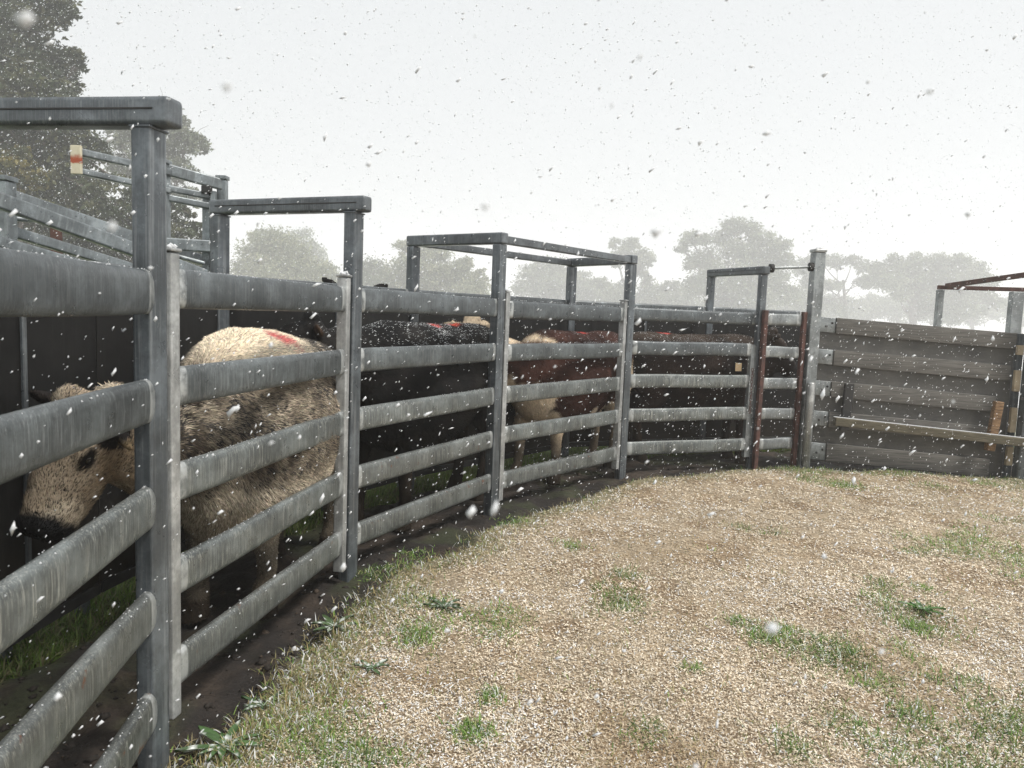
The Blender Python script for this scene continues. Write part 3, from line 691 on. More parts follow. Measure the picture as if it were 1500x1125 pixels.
RED = (.42, .035, .035)
def speckled(i):
    co, no = i['co'], i['no']
    base = np.tile(np.array([.56, .48, .37]), (len(co), 1))
    n1 = fbm(co, 3.2, 101); n2 = fbm(co*np.array([1, 1, .6]), 24, 102, 4); n3 = fbm(co, 7, 103)
    top = sstep(1.10, 1.27, co[:, 2]+(n1-.5)*.25)
    back = sstep(.1, -.45, co[:, 0]) if False else 1-sstep(-.5, .1, co[:, 0])
    onbody = np.where(i['hx'] > -.15, 0, 1)
    # tan brown roan flank, mottled with black
    c = mixc(base, (.165, .14, .105), (1-top)*onbody*.9*sstep(.36, .54, n3))
    c = mixc(c, (.075, .06, .045), (1-top)*onbody*sstep(.44, .56, n2)*(.55+.5*sstep(.4, .6, n1))*sstep(.62, .76, co[:, 2]))
    # black and grey ticking on the rump
    rump = (1-sstep(-.30, .08, co[:, 0]+(n1-.5)*.4))*onbody*sstep(.66, .8, co[:, 2])
    c = mixc(c, (.035, .035, .035), rump*sstep(.36, .48, n2+.06*(n1-.5))*.97)
    c = mixc(c, (.72, .63, .49), top*onbody*(1-rump*.6))
    c = mixc(c, (.03, .03, .03), top*rump*sstep(.40, .52, n2)*.8)
    # cream belly
    c = mixc(c, (.40, .345, .265), (1-sstep(.58, .74, co[:, 2]+(n1-.5)*.2))*onbody*.9)
    # black patch on the far shoulder
    c = mixc(c, (.03, .03, .03), sstep(.0, .12, -co[:, 1]-.1+(n2-.5)*.1)*sstep(.2, .4, co[:, 0])*onbody*.9)
    # face
    hx, hy, hz = i['hx'], i['hy'], i['hz']
    hd = (hx > -.15)
    c[hd] = mixc(np.tile(np.array([.50, .43, .33]), (hd.sum(), 1)), (.22, .17, .12), sstep(.42, .60, n3[hd])*.75)
    jaw = hd & (hz < -.1); c[jaw] = mixc(c[jaw], (.17, .105, .05), np.full(jaw.sum(), .5)*sstep(.4, .6, n1[jaw]))
    for s in (-1, 1):
        ed = np.sqrt(((hx-.19)/.048)**2+((hy-s*.095)/.05)**2+((hz+.064)/.031)**2)
        c = mixc(c, (.012, .01, .01), (1-sstep(.75, 1.15, ed))*hd)
    for e0, ed in i['ears']:
        q = co-e0; tt = q@ed; r_ = np.linalg.norm(q-tt[:, None]*ed, axis=1); m = (tt > .02) & (tt < .25) & (r_ < .08)
        c[m] = mixc(np.tile(np.array([.018, .015, .014]), (m.sum(), 1)), (.20, .15, .09), sstep(.150, .175, tt[m]+(n2[m]-.5)*.06))
    mk = np.sqrt(((co[:, 0]-.23)/.13)**2+((co[:, 1]-.13)/.085)**2)+(fbm(co, 30, 9)-.5)*1.6
    c = mixc(c, (.46, .07, .08), (1-sstep(.4, 1.2, mk))*(co[:, 2] > 1.2)*.9)
    return c
def _dp(p, onh):
    n1 = fbm(p, 4.5, 201, 3); n2 = fbm(p*np.array([.7, 1, 1]), 30, 202, 3); top = sstep(1.06, 1.22, p[:, 2]+(n1-.5)*.2); low = sstep(.60, .78, p[:, 2]+(n1-.5)*.2)
    rump = 1-sstep(-.22, .12, p[:, 0]+(n1-.5)*.4)
    pr = low*(1-top)*(.12+.75*sstep(.40, .62, n2)*sstep(.38, .60, n1)*.85+.65*rump)+top*rump*(.15+.6*sstep(.42, .56, n2))+.02
    return np.clip(np.where(onh, .10+.25*sstep(.5, .6, n2), pr), 0, .88)
speckled.darkp = _dp
speckled.muzzle = (.014, .014, .015); speckled.snow = .015; speckled.contrast = 1.25
def mark(c, co, x, y, r, col=(.62, .06, .035)):
    mk = np.sqrt(((co[:, 0]-x)/r)**2+((co[:, 1]-y)/(r*.7))**2)+(fbm(co, 30, 9)-.5)*.8
    return mixc(c, col, (1-sstep(.6, 1.0, mk))*(co[:, 2] > 1.2)*.95)
def black(i):
    co = i['co']; c = mixc(np.tile(np.array([.005, .005, .0055]), (len(co), 1)), (.016, .0145, .014), sstep(.4, .7, fbm(co, 5, 111)))
    c = mixc(c, (.05, .038, .027), sstep(.5, .7, fbm(co, 4, 112))*(1-sstep(.5, .9, co[:, 2]))*.5)
    for e0, ed in i['ears']:
        q = co-e0; tt = q@ed; r_ = np.linalg.norm(q-tt[:, None]*ed, axis=1); m = (tt > .06) & (tt < .25) & (r_ < .07)
        c[m] = (.012, .011, .011) if i['seed'] == 5 else (.045, .028, .018)
    if i['seed'] == 2: c = mark(c, co, .0, .08, .07, (.45, .07, .06)); c = mark(c, co, -.32, .02, .09, (.62, .08, .04))
    return c
black.muzzle = (.01, .01, .01); black.snow = .16
def hereford(i):
    co = i['co']; n1 = fbm(co, 4, 121); n2 = fbm(co, 12, 122)
    c = mixc(np.tile(np.array([.030, .012, .009]), (len(co), 1)), (.062, .026, .019), sstep(.4, .7, n1))
    wt = np.array((.58, .47, .34)); wob = (n1-.5)*.28+(n2-.5)*.1
    head = i['hx'] > -.5
    c = mixc(c, wt, np.where(i['hx'] > -9, 1, 0)*1.0)
    c = mixc(c, wt, sstep(.50, .56, co[:, 0]+wob)*(np.maximum(sstep(1.22, 1.27, co[:, 2]+wob*.3), 1-sstep(.86, .93, co[:, 2]+wob))))   # crest and brisket
    c = mixc(c, wt, 1-sstep(.60, .63, co[:, 2]+wob*1.1))       # belly and legs
    c = mixc(c, wt, (1-sstep(-.66, -.60, co[:, 0]+wob))*(1-sstep(.98, 1.05, co[:, 2]+wob)))
    return mark(c, co, -.10, .03, .08, (.5, .07, .06))
hereford.muzzle = (.35, .22, .17); hereford.snow = .03
def brown(i):
    co = i['co']; c = mixc(np.tile(np.array([.010, .006, .005]), (len(co), 1)), (.022, .013, .010), sstep(.42, .7, fbm(co, 5, 131)))
    c = mixc(c, (.07, .052, .04), sstep(1.22, 1.32, co[:, 2])*.6)
    return mark(c, co, -.42, -.02, .08, (.45, .06, .05))
brown.muzzle = (.012, .010, .01); brown.snow = .22

def head_local(pos, heading, scale, wp):
    d = np.array(wp, float)-np.array((pos[0], pos[1], 0.)); c, s = math.cos(-heading), math.sin(-heading)
    return (np.array([d[0]*c-d[1]*s, d[0]*s+d[1]*c, d[2]]))/scale
def dir_local(heading, v):
    c, s = math.cos(-heading), math.sin(-heading); return np.array([v[0]*c-v[1]*s, v[0]*s+v[1]*c, v[2]])
def cow_at(label, pos, head_dir, scale, pollw, facew, fn, hairn, **kw):
    h = math.atan2(head_dir[1], head_dir[0])
    return make_cow(label, (pos[0], pos[1], gh(np.array([[pos[0], pos[1]]]))[0]*.5), h, scale, head_local(pos, h, scale, pollw), dir_local(h, facew), fn, hairn, **kw)
pw = at(106, 580, 2.72)
c1, i1 = cow_at('cream and black speckled cow with lowered head and a red mark on its back', (-1.31, 4.02), (-.08, -1), 1.03, tuple(pw), (-.15, -.47, -.87), speckled, 210000, hairlen=.024, chest=.16, legw=1.25, seed=1, deep=.22, wide=1.14, nl=.15, ear_drop=(.0, .14), rumpdrop=.07, lenf=.82, vox=.013, legs=(.05, -.04, .05, -.1))
c2, i2 = cow_at('black cow behind the fixed panel with two orange red marks on its snowy back', (-.66, 5.50), (-.47, -.88), 1.055, tuple(at(458, 468, 4.72)), (-.95, -.25, -.45), black, 40000, seed=2, legs=(.06, -.05, -.06, .08))
c3, i3 = cow_at('red and white cow with a pale crest and white belly patches', (.55, 7.13), (-.62, -.78), 1.03, (-.35, 6.12, 1.46), (-.25, -.85, -.5), hereford, 40000, seed=3, nl=.08, legs=(.1, -.08, -.05, .08))
c4, i4 = cow_at('dark brown cow with snow on its back and a pale ear tag', (2.03, 8.08), (.95, .20), 1.035, (2.84, 8.16, 1.43), (.7, .1, -.7), brown, 30000, seed=4)
c5, i5 = cow_at('black cow standing beyond the outer wall with only its ears showing', (-1.75, 7.4), (.35, -.94), 1.05, (-1.385, 6.42, 1.665), (.2, -.9, -.25), black, 12000, seed=5, group='cattle standing beyond the race', ear_drop=(-.10, -.07))
# ear tag of the dark brown cow
h4 = at(1082, 534, 7.735)
tl = head_local((2.03, 8.08), math.atan2(.20, .95), 1.035, tuple(h4))
M_tag = simple('ear_tag', (.62, .42, .22), (.75, .56, .33), 20, .5)
box('ear_tag', (-.034, -.004, -.042), (.034, .004, .042), M_tag, c4, .004, tl)

# ------------------------------------------------------------------ trees
def tree(name, label, base, trunk_top, clumps, nleaf, lsize, cols, trunk_r=.25, squash=.8, limb_r=.08, shell=.5, gapn=.0, seed=0, group=None, sub=5, brk=.5, twigs=3):
    """clumps: list of (center xyz, radius)"""
    rg = np.random.default_rng(seed+500); base = np.array(base, float)
    t = empty(name, tuple(base), 0, label, 'tree', group)
    parts = []; tt = np.array(trunk_top, float)
    mid = (base+tt)/2+np.array([rg.normal()*.2, rg.normal()*.2, 0])
    P = catmull([base-np.array([0, 0, .2]), mid, tt], 5); parts.append(tube_np(P, np.linspace(trunk_r, trunk_r*.55, len(P)), 9))
    for c, r in clumps:
        c = np.array(c); k = rg.uniform(.35, 1.0); s = base*(1-k)+tt*k if k < .98 else tt
        s = P[min(len(P)-1, int(k*(len(P)-1)))]
        m1 = s*.5+c*.5+np.array([rg.normal()*.15*r, rg.normal()*.15*r, -.25*np.linalg.norm(c-s)*.3])
        Q = catmull([s, m1, c], 4); parts.append(tube_np(Q, np.linspace(limb_r, limb_r*.25, len(Q)), 6))
        for _ in range(twigs):
            e = c+rg.normal(size=3)*r*.55; Q = catmull([m1*.3+c*.7, (c+e)/2+rg.normal(size=3)*.08*r, e], 3); parts.append(tube_np(Q, np.linspace(limb_r*.3, limb_r*.08, len(Q)), 4))
    V, f = merge(parts); mesh_obj('trunk', from_np(V-base, f), M_bark, t, smooth=True)
    # each clump is broken into smaller tufts
    tot = sum(r**2 for c, r in clumps); LV = []; LC = []
    for ci, (c, r) in enumerate(clumps):
        c = np.array(c); n = int(nleaf*r**2/tot); ns = max(6, int(n/(38)))
        d = rg.normal(size=(ns, 3)); d /= np.linalg.norm(d, axis=1)[:, None]
        sc = c+d*(r*(shell+(1-shell)*rg.random(ns)**.7))[:, None]*np.array([1, 1, squash])
        sr = r*(.12+.20*rg.random(ns))*brk*2
        w_ = rg.integers(0, ns, n); dd = rg.normal(size=(n, 3))*np.array([1, 1, .6])
        p = sc[w_]+dd*(sr[w_]*.55)[:, None]
        cc = cols[rg.integers(0, len(cols), ns)][w_]*(.65+.7*rg.random(n))[:, None]*(.8+.4*rg.random(ns)[w_])[:, None]
        LV.append(p); LC.append(cc)
    p = np.concatenate(LV); cc = np.concatenate(LC); n = len(p)
    a = rg.normal(size=(n, 3)); a /= np.linalg.norm(a, axis=1)[:, None]; b = np.cross(a, rg.normal(size=(n, 3))); b /= np.linalg.norm(b, axis=1)[:, None]
    sz = lsize*(.5+rg.random(n))[:, None]
    Q = np.stack([p-a*sz, p+b*sz*.42, p+a*sz, p-b*sz*.42], 1).reshape(-1, 3)-base
    mesh_obj('crown', from_np(Q, np.arange(4*n).reshape(-1, 4), np.repeat(cc, 4, 0)), M_leaf, t)
    return t
def cl(Y, L, dep=.5, seed=0):
    """clumps given as photo x, y, radius(px) -> world at distance about Y"""
    rg = np.random.default_rng(seed); out_ = []
    for x, y, r in L:
        r_ = r*Y/F; out_.append((tuple(at(x, y, Y+rg.uniform(-1, 1)*dep*r_*2)), r_))
    return out_
DK = np.array([(.028, .042, .018), (.045, .06, .025), (.020, .030, .015), (.07, .075, .03)])
YL = np.array([(.14, .12, .03), (.10, .10, .03), (.05, .06, .02)])
EU = np.array([(.14, .17, .10), (.19, .21, .13), (.10, .12, .075)])
OL = np.array([(.19, .21, .12), (.14, .16, .09), (.24, .245, .15)])
rg = np.random.default_rng(5)
bigL = [(-60, -60, 95), (10, -30, 60), (75, 5, 32), (95, 22, 20), (20, 50, 55), (60, 95, 40), (95, 90, 25), (112, 92, 14), (85, 125, 32), (30, 140, 60), (70, 180, 50), (-50, 150, 100), (110, 215, 38), (140, 222, 18), (60, 260, 60),
        (130, 262, 32), (170, 300, 45), (100, 330, 60), (215, 320, 40), (250, 350, 35), (20, 350, 80), (265, 310, 22), (285, 345, 20), (-60, 320, 110), (180, 380, 50), (275, 390, 35), (-100, 30, 110), (-170, 180, 120), (-160, 380, 120), (120, 420, 60), (0, 470, 80), (240, 430, 50)]
b0 = at(-30, 560, 32)
tree('evergreen_tree', 'tall dense dark evergreen filling the upper left corner', (b0.x, 32, 0), at(-40, 40, 32), cl(32, bigL, .8, 1), 190000, .115, DK, .45, .9, .12, .35, seed=1, brk=.6)
tree('shrub_tree', 'yellowish green bush in front of the dark evergreen at the left edge', (at(30, 600, 28).x, 28, 0), at(30, 330, 28), cl(28, [(15, 245, 26), (55, 262, 18), (10, 290, 22), (60, 300, 14), (28, 225, 16)], .5, 2), 9000, .09, YL, .1, .9, .04, .3, seed=2)
b0 = at(232, 560, 60)
tree('open_tree', 'tall airy tree with bare twigs just right of the dark evergreen', (b0.x, 60, 0), at(236, 200, 60), cl(60, [(240, 160, 22), (215, 175, 22), (255, 185, 24), (185, 205, 25), (275, 205, 22), (230, 225, 34), (290, 215, 16), (262, 250, 24), (190, 245, 26), (280, 285, 16), (230, 285, 30), (170, 190, 14)], .6, 3), 30000, .15, EU*.75, .4, .7, .10, .3, seed=3, twigs=10, brk=.7)
def T(label, Y, bx, tt, L, n, ls, cols, s, tr=.2, name='gum_tree', lr=.07, tw=5, brk=.7, sh=.4, sq=.75):
    Y = Y*2.8; ls = ls*2.55; tr *= 2.6; lr *= 2.6
    b = at(bx, 560, Y); return tree(name, label, (b.x, Y, 0), at(tt[0], tt[1], Y), cl(Y, L, .6, s), n, ls, cols, tr, sq, lr, sh, seed=s, group='hazy trees beyond the yards', twigs=tw, brk=brk*1.35)
T('rounded leafy tree framed under the crossbar over the speckled cow', 40, 410, (410, 370), [(400, 355, 28), (380, 375, 30), (365, 400, 28), (425, 370, 28), (445, 395, 30), (470, 405, 25), (405, 400, 40), (350, 420, 20), (375, 345, 12), (440, 430, 40), (390, 435, 40), (485, 425, 16)], 34000, .085, OL, 11, name='leafy_tree')
T('faint taller tree behind the rounded leafy tree', 58, 440, (440, 370), [(442, 352, 20), (455, 372, 22), (430, 380, 25), (465, 400, 26)], 9000, .12, EU, 12, name='leafy_tree')
T('twiggy grey tree just right of the second tall post', 44, 550, (548, 400), [(548, 395, 22), (530, 405, 20), (565, 410, 20), (545, 425, 30), (575, 430, 20), (515, 420, 20)], 13000, .085, EU, 13, name='leafy_tree')
T('tall leafy tree behind the left leg of the box shaped frame', 42, 600, (600, 390), [(592, 362, 14), (600, 385, 24), (622, 375, 18), (645, 372, 18), (585, 410, 26), (625, 405, 30), (655, 400, 26), (630, 430, 34), (600, 435, 30)], 26000, .085, OL, 14, name='leafy_tree')
T('leafy tree with a sloping right side inside the box shaped frame', 42, 690, (680, 410), [(680, 388, 14), (672, 410, 24), (695, 415, 20), (690, 435, 26), (712, 442, 14), (705, 400, 8)], 14000, .085, OL, 15, name='leafy_tree')
T('round crowned gum tree seen through the box shaped frame', 62, 800, (798, 420), [(790, 392, 18), (812, 390, 18), (775, 402, 18), (800, 408, 24), (830, 410, 16), (765, 420, 16), (790, 428, 22), (820, 430, 22)], 15000, .12, EU, 16)
T('small gum tree right of the inner frame post', 66, 855, (852, 430), [(852, 405, 12), (862, 418, 14), (850, 430, 18), (866, 438, 14)], 6000, .12, EU, 17)
T('gum tree with two rounded tops rising above the frame corner', 60, 925, (925, 410), [(900, 357, 9), (925, 357, 12), (912, 372, 14), (942, 375, 14), (952, 384, 8), (930, 390, 14), (905, 385, 10), (940, 400, 10), (885, 425, 14), (900, 435, 20), (880, 415, 12), (915, 420, 14)], 13000, .12, EU, 18, tw=6)
T('low gum tree between the box frame and the small frame', 62, 960, (958, 430), [(950, 415, 12), (968, 425, 14), (945, 435, 18), (975, 442, 18), (985, 420, 12), (1000, 440, 20)], 10000, .12, EU, 19)
T('tallest hazy gum tree standing left of the tall post', 54, 1075, (1080, 400), [(1012, 350, 14), (1000, 365, 10), (1030, 352, 12), (1075, 332, 16), (1098, 338, 16), (1118, 350, 16), (1140, 360, 16), (1060, 350, 18), (1035, 380, 20), (1085, 370, 26), (1120, 380, 24), (1150, 380, 14), (1050, 405, 26), (1090, 410, 30), (1130, 410, 24), (1020, 420, 22), (1060, 440, 26), (1110, 440, 26), (1010, 385, 12), (1150, 430, 20)], 42000, .12, EU, 20, .3, lr=.09, tw=6)
T('gum tree with a sparse forked limb right of the tall post', 60, 1235, (1235, 410), [(1180, 392, 18), (1200, 380, 16), (1225, 385, 14), (1250, 380, 10), (1265, 390, 12), (1190, 415, 18), (1215, 415, 14), (1178, 440, 20), (1205, 445, 16), (1262, 415, 12), (1230, 455, 10)], 14000, .12, EU, 21, tw=7)
T('widest flat topped gum tree behind the boarded gate', 56, 1330, (1340, 400), [(1290, 395, 16), (1315, 385, 16), (1345, 382, 16), (1375, 383, 16), (1405, 385, 16), (1430, 395, 16), (1448, 410, 14), (1280, 410, 14), (1305, 410, 20), (1340, 408, 24), (1380, 408, 24), (1415, 412, 20), (1360, 435, 24), (1400, 440, 24), (1320, 430, 14), (1440, 435, 16), (1425, 455, 14), (1462, 445, 12), (1390, 460, 22), (1345, 455, 16)], 36000, .12, EU, 22, .32, lr=.09, tw=6)
T('small round faint tree under the wide gum tree', 80, 1270, (1272, 450), [(1265, 450, 14), (1285, 455, 14), (1275, 440, 12), (1255, 460, 10)], 5000, .15, EU, 23)
T('faint tree at the right edge behind the rusty frame', 66, 1490, (1490, 440), [(1480, 450, 14), (1500, 440, 16), (1520, 450, 18), (1495, 465, 16)], 6000, .13, EU, 24)

for _i, (_x, _lab) in enumerate(((740, 'faint low tree filling the gap left of the round crowned gum'), (890, 'faint low tree under the gum with two rounded tops'), (1010, 'faint low scrubby tree at the foot of the tallest hazy gum'), (1165, 'faint low tree seen between the small frame and the tall post'), (1220, 'faint low tree just right of the tall post'), (1310, 'faint low tree under the left half of the wide gum'), (1420, 'faint low tree just right of the rusty frame corner'))):
    T(_lab, 72, _x, (_x, 450), [(_x-30, 452, 20), (_x-5, 444, 22), (_x+24, 450, 20), (_x+45, 458, 16), (_x+8, 462, 22), (_x-48, 464, 14)], 9000, .13, EU, 40+_i, tw=3)
# ------------------------------------------------------------------ straw litter, grass, weeds
def scatter_blades(name, P, base_cols, length, width, lean, mat, label, cat, jit=.5, lift=0.0):
    n = len(P); z = gh(P); th = rng.random(n)*2*np.pi; ln = length*(.5+rng.random(n)); le = lean*(.4+1.2*rng.random(n)); wdt = width*(.6+.8*rng.random(n))
    d = np.stack([np.cos(th), np.sin(th), np.zeros(n)], 1); s = np.stack([-np.sin(th), np.cos(th), (rng.random(n)-.5)*.6], 1)
    up = np.array([0, 0, 1.]); b = np.concatenate([P, z[:, None]+lift], 1)
    h = np.cos(le)[:, None]*up+np.sin(le)[:, None]*d; h2 = np.cos(le*1.5)[:, None]*up+np.sin(le*1.5)[:, None]*d
    m = b+h*(ln*.55)[:, None]; t_ = m+h2*(ln*.45)[:, None]; w_ = s*wdt[:, None]
    V = np.stack([b-w_, b+w_, m+w_*.8, m-w_*.8, t_], 1).reshape(-1, 3); o = np.arange(n)*5
    Ft = np.concatenate([np.stack([o, o+1, o+2], 1), np.stack([o, o+2, o+3], 1), np.stack([o+3, o+2, o+4], 1)])
    c = base_cols*(1-jit/2+jit*rng.random(n))[:, None]
    return mesh_obj(name, from_np(V, Ft, np.repeat(c, 5, 0)), mat)
# candidate points: denser nearer to the camera
def pts_view(n, y0=1.55, y1=9.0, power=1.9):
    Y = (y0**(-power+1)+rng.random(n)*(y1**(-power+1)-y0**(-power+1)))**(1/(-power+1)) if power != 1 else y0*(y1/y0)**rng.random(n)
    X = (rng.random(n)*2-1)*(Y*.74+.3); return np.stack([X, Y], 1)
def zones(P):
    P3_ = np.concatenate([P, np.zeros((len(P), 1))], 1); di = poly_signed(P, INNER); do = poly_signed(P, OUTER)
    wb = (fbm(P3_, 2.2, 3)-.5)*.3; m, e = ground_zones(P, di, do, wb); return m, e, di, do, P3_
P = pts_view(560000, power=1.5); m, e, di, do, P3_ = zones(P)
dens = sstep(-.02, .25, e)*np.clip(.55+.9*(fbm(P3_, 4, 77)-.3), .25, 1)
keep = (di > 0) & (rng.random(len(P)) < dens); P = P[keep]; P3_ = P3_[keep]; n = len(P)
k = rng.random(n); pn = fbm(P3_, 1.6, 78); warm = np.where((k < .42)[:, None], (.60, .52, .40), np.where((k < .64)[:, None], (.38, .29, .19), np.where((k < .78)[:, None], (.13, .085, .05), (.74, .67, .55))))
warm = warm*(.8+.5*pn)[:, None]
snowy = rng.random(n) < .16*sstep(.5, .62, fbm(P3_, 1.2, 79))+.05
warm[snowy] = (.74, .75, .76)
# orange-brown patches
op = sstep(.62, .72, fbm(P3_, 1.7, 81)); warm = mixc(warm, (.27, .18, .08), op*.5*(~snowy))
sc = .35+.65*np.clip(P[:, 1]/5, .4, 1.6)
th = rng.random(n)*2*np.pi; ln = (.005+.009*rng.random(n))*sc; wd = (.0018+.0024*rng.random(n))*sc
tilt = (rng.random(n)-.5)*.9; d = np.stack([np.cos(th)*np.cos(tilt), np.sin(th)*np.cos(tilt), np.sin(tilt)], 1); s = np.stack([-np.sin(th), np.cos(th), (rng.random(n)-.5)*1.0], 1)
ctr = np.concatenate([P, (gh(P)+.003+.008*rng.random(n))[:, None]], 1)
V = np.stack([ctr-d*ln[:, None]-s*wd[:, None]*.5, ctr+s*wd[:, None], ctr+d*ln[:, None]+s*wd[:, None]*.3, ctr-s*wd[:, None]], 1).reshape(-1, 3)
tag(mesh_obj('straw_litter', from_np(V, np.arange(4*n).reshape(-1, 4), np.repeat(warm, 4, 0)), M_chip), 'trampled tan straw litter and wood chips covering the paddock floor', 'straw', kind='stuff')

# dead and green short grass along the fence line and in tufts
G_ = np.array([(.16, .30, .05), (.11, .21, .045), (.22, .33, .08), (.24, .26, .10)]); Y_ = np.array([(.33, .27, .12), (.24, .21, .10), (.17, .17, .07), (.42, .36, .2)])
P = pts_view(330000, power=1.7); m, e, di, do, P3_ = zones(P)
band = np.exp(-((e-.13)/.15)**2)*1.25+.05
gn = fbm(P3_, 1.1, 88); greenp = sstep(3.4, 5.4, P[:, 0]+(gn-.5)*3)*sstep(.50, .62, fbm(P3_, 1.9, 89))*.55
right = sstep(.0, .1, e)*np.exp(-np.clip(e, 0, 9)/.22)*sstep(2.4, 3.2, P[:, 0])
keep = (di > .0) & (e > -.12) & (rng.random(len(P)) < np.clip(band*(.35+.9*fbm(P3_, 5, 90))+greenp+right, 0, 1)); P = P[keep]; n = len(P); gg = np.clip(greenp[keep]+right[keep]*.9+.22, 0, .95)
isg = rng.random(n) < gg; c = np.where(isg[:, None], G_[rng.integers(0, 4, n)], Y_[rng.integers(0, 4, n)])
sn = rng.random(n) < .16; c[sn] = (.7, .72, .72)
tag(scatter_blades('edge_grass', P, c, .038, .0017, .85, M_blade, '', ''), 'short straggly grass along the fence base and across the right of the paddock', 'grass', kind='stuff')
# discrete green tufts: photo x, y, spread px, count
tufts = [(612, 935, 26, 900), (720, 910, 38, 700), (905, 880, 36, 900), (640, 890, 36, 600), (1140, 945, 26, 700), (1200, 965, 60, 1100), (1255, 970, 35, 500), (1350, 905, 40, 900), (1345, 915, 20, 500), (1290, 1010, 30, 300), (1420, 1110, 80, 1600), (1490, 1060, 70, 1500), (1320, 1040, 30, 400), (1250, 1080, 40, 500),
         (1120, 775, 22, 300), (755, 758, 18, 400), (830, 800, 18, 200), (920, 845, 22, 300), (1075, 905, 15, 200), (480, 1085, 60, 1300), (530, 1100, 50, 900), (690, 1070, 30, 500), (710, 1020, 18, 200), (1280, 852, 20, 250), (1285, 875, 22, 250), (1155, 690, 40, 1000), (1200, 700, 50, 900), (1240, 715, 40, 500), (1430, 800, 80, 1700), (1380, 790, 50, 700), (1470, 820, 60, 1200),
         (1380, 710, 60, 500), (1460, 705, 70, 800), (590, 800, 30, 500), (650, 760, 25, 300), (560, 830, 30, 500), (1010, 985, 12, 100), (1340, 805, 20, 200), (1360, 860, 20, 150), (820, 705, 30, 150), (1490, 760, 40, 300), (1420, 1010, 40, 300), (940, 1070, 30, 250), (1320, 950, 25, 250), (1180, 1100, 30, 300)]
PP = []; CC = []
for x, y, r, n in tufts:
    g = gp(x, y); k = g.y/F; sub = max(2, n//170); n = int(n*.85)
    sx_ = rng.normal(size=(sub, 2))*np.array([r*k*.55, r*k*.75]); w_ = rng.integers(0, sub, n)
    q = np.array([g.x, g.y])+sx_[w_]+rng.normal(size=(n, 2))*np.minimum(.09, r*k*.6); PP.append(q)
    dark = rng.random() < .4; cc = G_[rng.integers(0, 3, n)]*(1.0 if not dark else .7); cc[rng.random(n) < .22] = (.34, .33, .17); cc[rng.random(n) < .1] = (.6, .65, .6); CC.append(cc)
P = np.concatenate(PP); c = np.concatenate(CC); k_ = poly_signed(P, INNER) > .02; P = P[k_]; c = c[k_]
tag(scatter_blades('green_grass', P, c, .036, .0020, .88, M_blade, '', ''), 'bright green grass tufts dotted over the straw covered paddock', 'grass', kind='stuff')
# lush strip seen under the back wall
PP = []
for a_, b_ in zip(OUTER[1:-1], OUTER[2:]):
    d = (b_-a_); L = d.length; nn = Vector((-d.y, d.x)).normalized(); n = int(L*5200)
    u = rng.random(n); v = rng.random(n)**1.3*.9-.05
    PP.append(np.stack([a_.x+d.x*u+nn.x*v, a_.y+d.y*u+nn.y*v], 1))
P = np.concatenate(PP); c = np.array([(.11, .19, .03), (.08, .13, .03), (.15, .20, .05), (.17, .16, .08)])[rng.integers(0, 4, len(P))]
tag(scatter_blades('lush_grass', P, c, .075, .003, .6, M_blade, '', ''), 'lush green grass growing under and beyond the outer race wall', 'grass', kind='stuff')
# broad leaved rosettes
def rosette(x, y, rad, n, label, sn=.25, col=(.07, .12, .055)):
    g = gp(x, y); z = float(gh(np.array([[g.x, g.y]]))[0]); t = empty('weed', (g.x, g.y, z), 0, label, 'weed', 'broad leaved weeds in the paddock')
    for k in range(n):
        a = 2*math.pi*k/n+random.uniform(-.3, .3); L = rad*random.uniform(.35, 1.2); e = random.uniform(.08, .55); wv = L*random.uniform(.06, .12)
        V = []; m = 8; C_ = []
        cc = np.array(col)*random.uniform(.8, 1.5)
        for i in range(m+1):
            u = i/m; r_ = L*u*math.cos(e*(1-u*.8)); h = L*u*math.sin(e)*(1-.75*u)+.012; ww = wv*math.sin(math.pi*min(1, .08+u*.92))**.8*(1+.2*random.random())
            for s, dz in ((-1, .012*u), (0, 0), (1, .012*u)):
                V.append((r_*math.cos(a)-s*ww*math.sin(a), r_*math.sin(a)+s*ww*math.cos(a), h+dz)); 
                C_.append(np.array((.68, .71, .7)) if random.random() < sn else cc)
        Fc = []
        for i in range(m):
            for j in (0, 1): o = i*3+j; Fc.append((o, o+1, o+4, o+3))
        mesh_obj('leaf', from_np(V, Fc, C_), M_leafy, t, smooth=True)
rosette(328, 1092, .13, 15, 'large broad leaved weed dusted with snow beside the foot of the nearest frame post', .15, (.06, .12, .04))
rosette(650, 893, .10, 16, 'dark flat weed left of the centre of the paddock', .15, (.05, .09, .035))
rosette(488, 915, .12, 14, 'frosted grey green weed near the foot of the speckled cow gate', .25, (.06, .10, .04))
rosette(385, 1035, .09, 9, 'thin weed halfway along the fence edge below the gate', .15, (.05, .09, .04))
rosette(1350, 903, .10, 12, 'green weed in the right middle of the paddock', .1, (.07, .15, .04))
rosette(545, 985, .07, 8, 'tiny weed in the straw below the second frame post', .2)
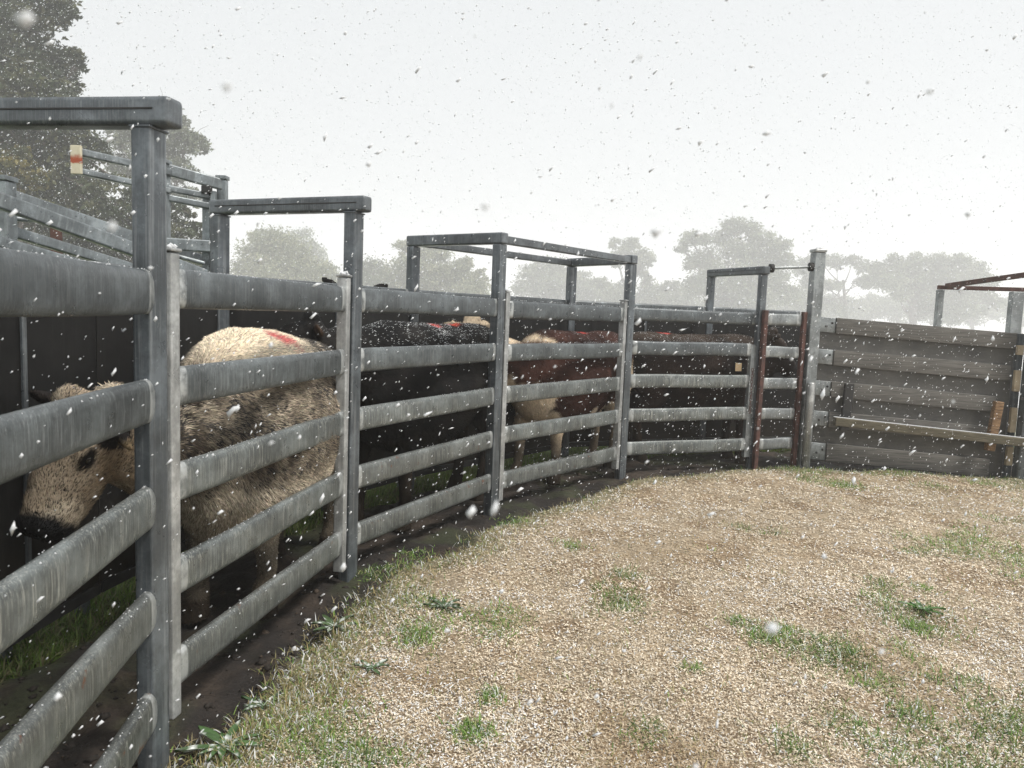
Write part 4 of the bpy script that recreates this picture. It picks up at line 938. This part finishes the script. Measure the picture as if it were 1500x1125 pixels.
# mud clods
PP = pts_view(5200, 1.3, 9); m, e, di, do, _ = zones(PP); kk = (m > .5); PP = PP[kk]; n = len(PP)
ico = np.array([(0, 0, 1), (.9, 0, .2), (.3, .85, .2), (-.7, .5, .2), (-.7, -.5, .2), (.3, -.85, .2), (0, 0, -.6)]); fi = np.array([(0, 1, 2), (0, 2, 3), (0, 3, 4), (0, 4, 5), (0, 5, 1), (6, 2, 1), (6, 3, 2), (6, 4, 3), (6, 5, 4), (6, 1, 5)])
sz = .006+.026*rng.random(n)**3; V = (ico[None]*(1+.5*(rng.random((n, 7, 1))-.5))*sz[:, None, None]*np.array([1, 1, .7])+np.concatenate([PP, gh(PP)[:, None]], 1)[:, None]).reshape(-1, 3)
c = np.where((rng.random(n) < .8)[:, None], (.016, .012, .009), (.045, .032, .022)); c[rng.random(n) < .05] = (.55, .56, .57)
Fc = (fi[None]+(np.arange(n)*7)[:, None, None]).reshape(-1, 3)
tag(mesh_obj('mud_clods', from_np(V, Fc, np.repeat(c, 7, 0)), M_chip), 'dark trampled mud clods on the floor of the race', 'mud', kind='stuff')

# ------------------------------------------------------------------ snow
def flakes(P, size, el, name, label):
    n = len(P); V = ico[None]*(1+.9*(rng.random((n, 7, 3))-.5)); V = V*size[:, None, None]*.5
    # long axis leans with the wind
    ax = np.array([.62, .25, .74])+(rng.random((n, 3))-.5)*.9; ax /= np.linalg.norm(ax, axis=1)[:, None]
    k = (V*ax[:, None]).sum(2, keepdims=True); V = V+ax[:, None]*k*(el[:, None, None]-1)
    V = (V+P[:, None]).reshape(-1, 3)
    return tag(mesh_obj(name, from_np(V, (fi[None]+(np.arange(n)*7)[:, None, None]).reshape(-1, 3)), M_snow, smooth=True), label, 'snow', kind='stuff')
def frustum(n, y0, y1, pw):
    Y = (y0**pw+rng.random(n)*(y1**pw-y0**pw))**(1/pw); X = (rng.random(n)*2-1)*(Y*.76+.1); Z = EYE-Y*.095+(rng.random(n)*2-1)*(Y*.60+.05)
    P = np.stack([X, Y, Z], 1); return P[P[:, 2] > .02]
P1 = frustum(52000, 1.0, 9.5, 2.5); P2_ = frustum(60000, 9, 26, 1.8); P0 = frustum(90, .22, .9, 2.2)
Pn = np.concatenate([P1, P2_, P0]); sz = np.concatenate([.0032+.007*rng.random(len(P1))**4, .007+.010*rng.random(len(P2_)), .0025+.0055*rng.random(len(P0))**2])
flakes(Pn, sz, np.concatenate([1.4+2.4*rng.random(len(P1)), 1+1.0*rng.random(len(P2_)), 1+1*rng.random(len(P0))]), 'falling_snow', 'white snowflakes blowing slantwise through the air over the yards')

# settled snow: caps of the stiles and grains on the rails
SP = []; SZ = []
for p_, z_ in ((G1a, 1.675), (G1b, 1.675), (G3a, 1.675), (Vector((Fp.x, Fp.y)), 2.30)):
    for k in range(16): SP.append((p_.x+random.uniform(-.022, .022), p_.y+random.uniform(-.028, .028), z_+random.uniform(-.002, .006))); SZ.append(.024)
for p_, q_ in ((Z0, A), (G1a, G1b), (B, Cc), (G3a, G3b), (D, E_)):
    for zt in TOPS:
        L = (q_-p_).length
        for k in range(int(L*70)):
            u = random.random(); d_ = (q_-p_)/L; nn = Vector((-d_.y, d_.x)); o_ = random.gauss(0, .010)
            SP.append((p_.x+(q_.x-p_.x)*u+nn.x*o_, p_.y+(q_.y-p_.y)*u+nn.y*o_, zt-.001-abs(o_)*.25-(.018 if p_ is Z0 else 0))); SZ.append(random.uniform(.003, .007))
flakes(np.array(SP), np.array(SZ), np.ones(len(SP)), 'settled_snow', 'small white snow grains settled on the rails and post caps')

# ------------------------------------------------------------------ haze of the snow shower
bm = bmesh.new(); bmesh.ops.create_cube(bm, size=1); me = bpy.data.meshes.new('haze'); bm.to_mesh(me); bm.free()
hz = bpy.data.objects.new('haze', me); hz.scale = (1300, 1300, 30); hz.location = (0, 0, -1+15); link(hz); tag(hz, 'pale snowy haze hanging over the whole yard', 'haze', kind='stuff')
m = bpy.data.materials.new('haze'); m.use_nodes = True; n = m.node_tree; n.nodes.clear(); o = n.nodes.new('ShaderNodeOutputMaterial'); v = n.nodes.new('ShaderNodeVolumePrincipled')
v.inputs['Color'].default_value = (1, 1, 1, 1); v.inputs['Density'].default_value = .0035; v.inputs['Anisotropy'].default_value = .2
n.links.new(v.outputs[0], o.inputs['Volume']); me.materials.append(m)
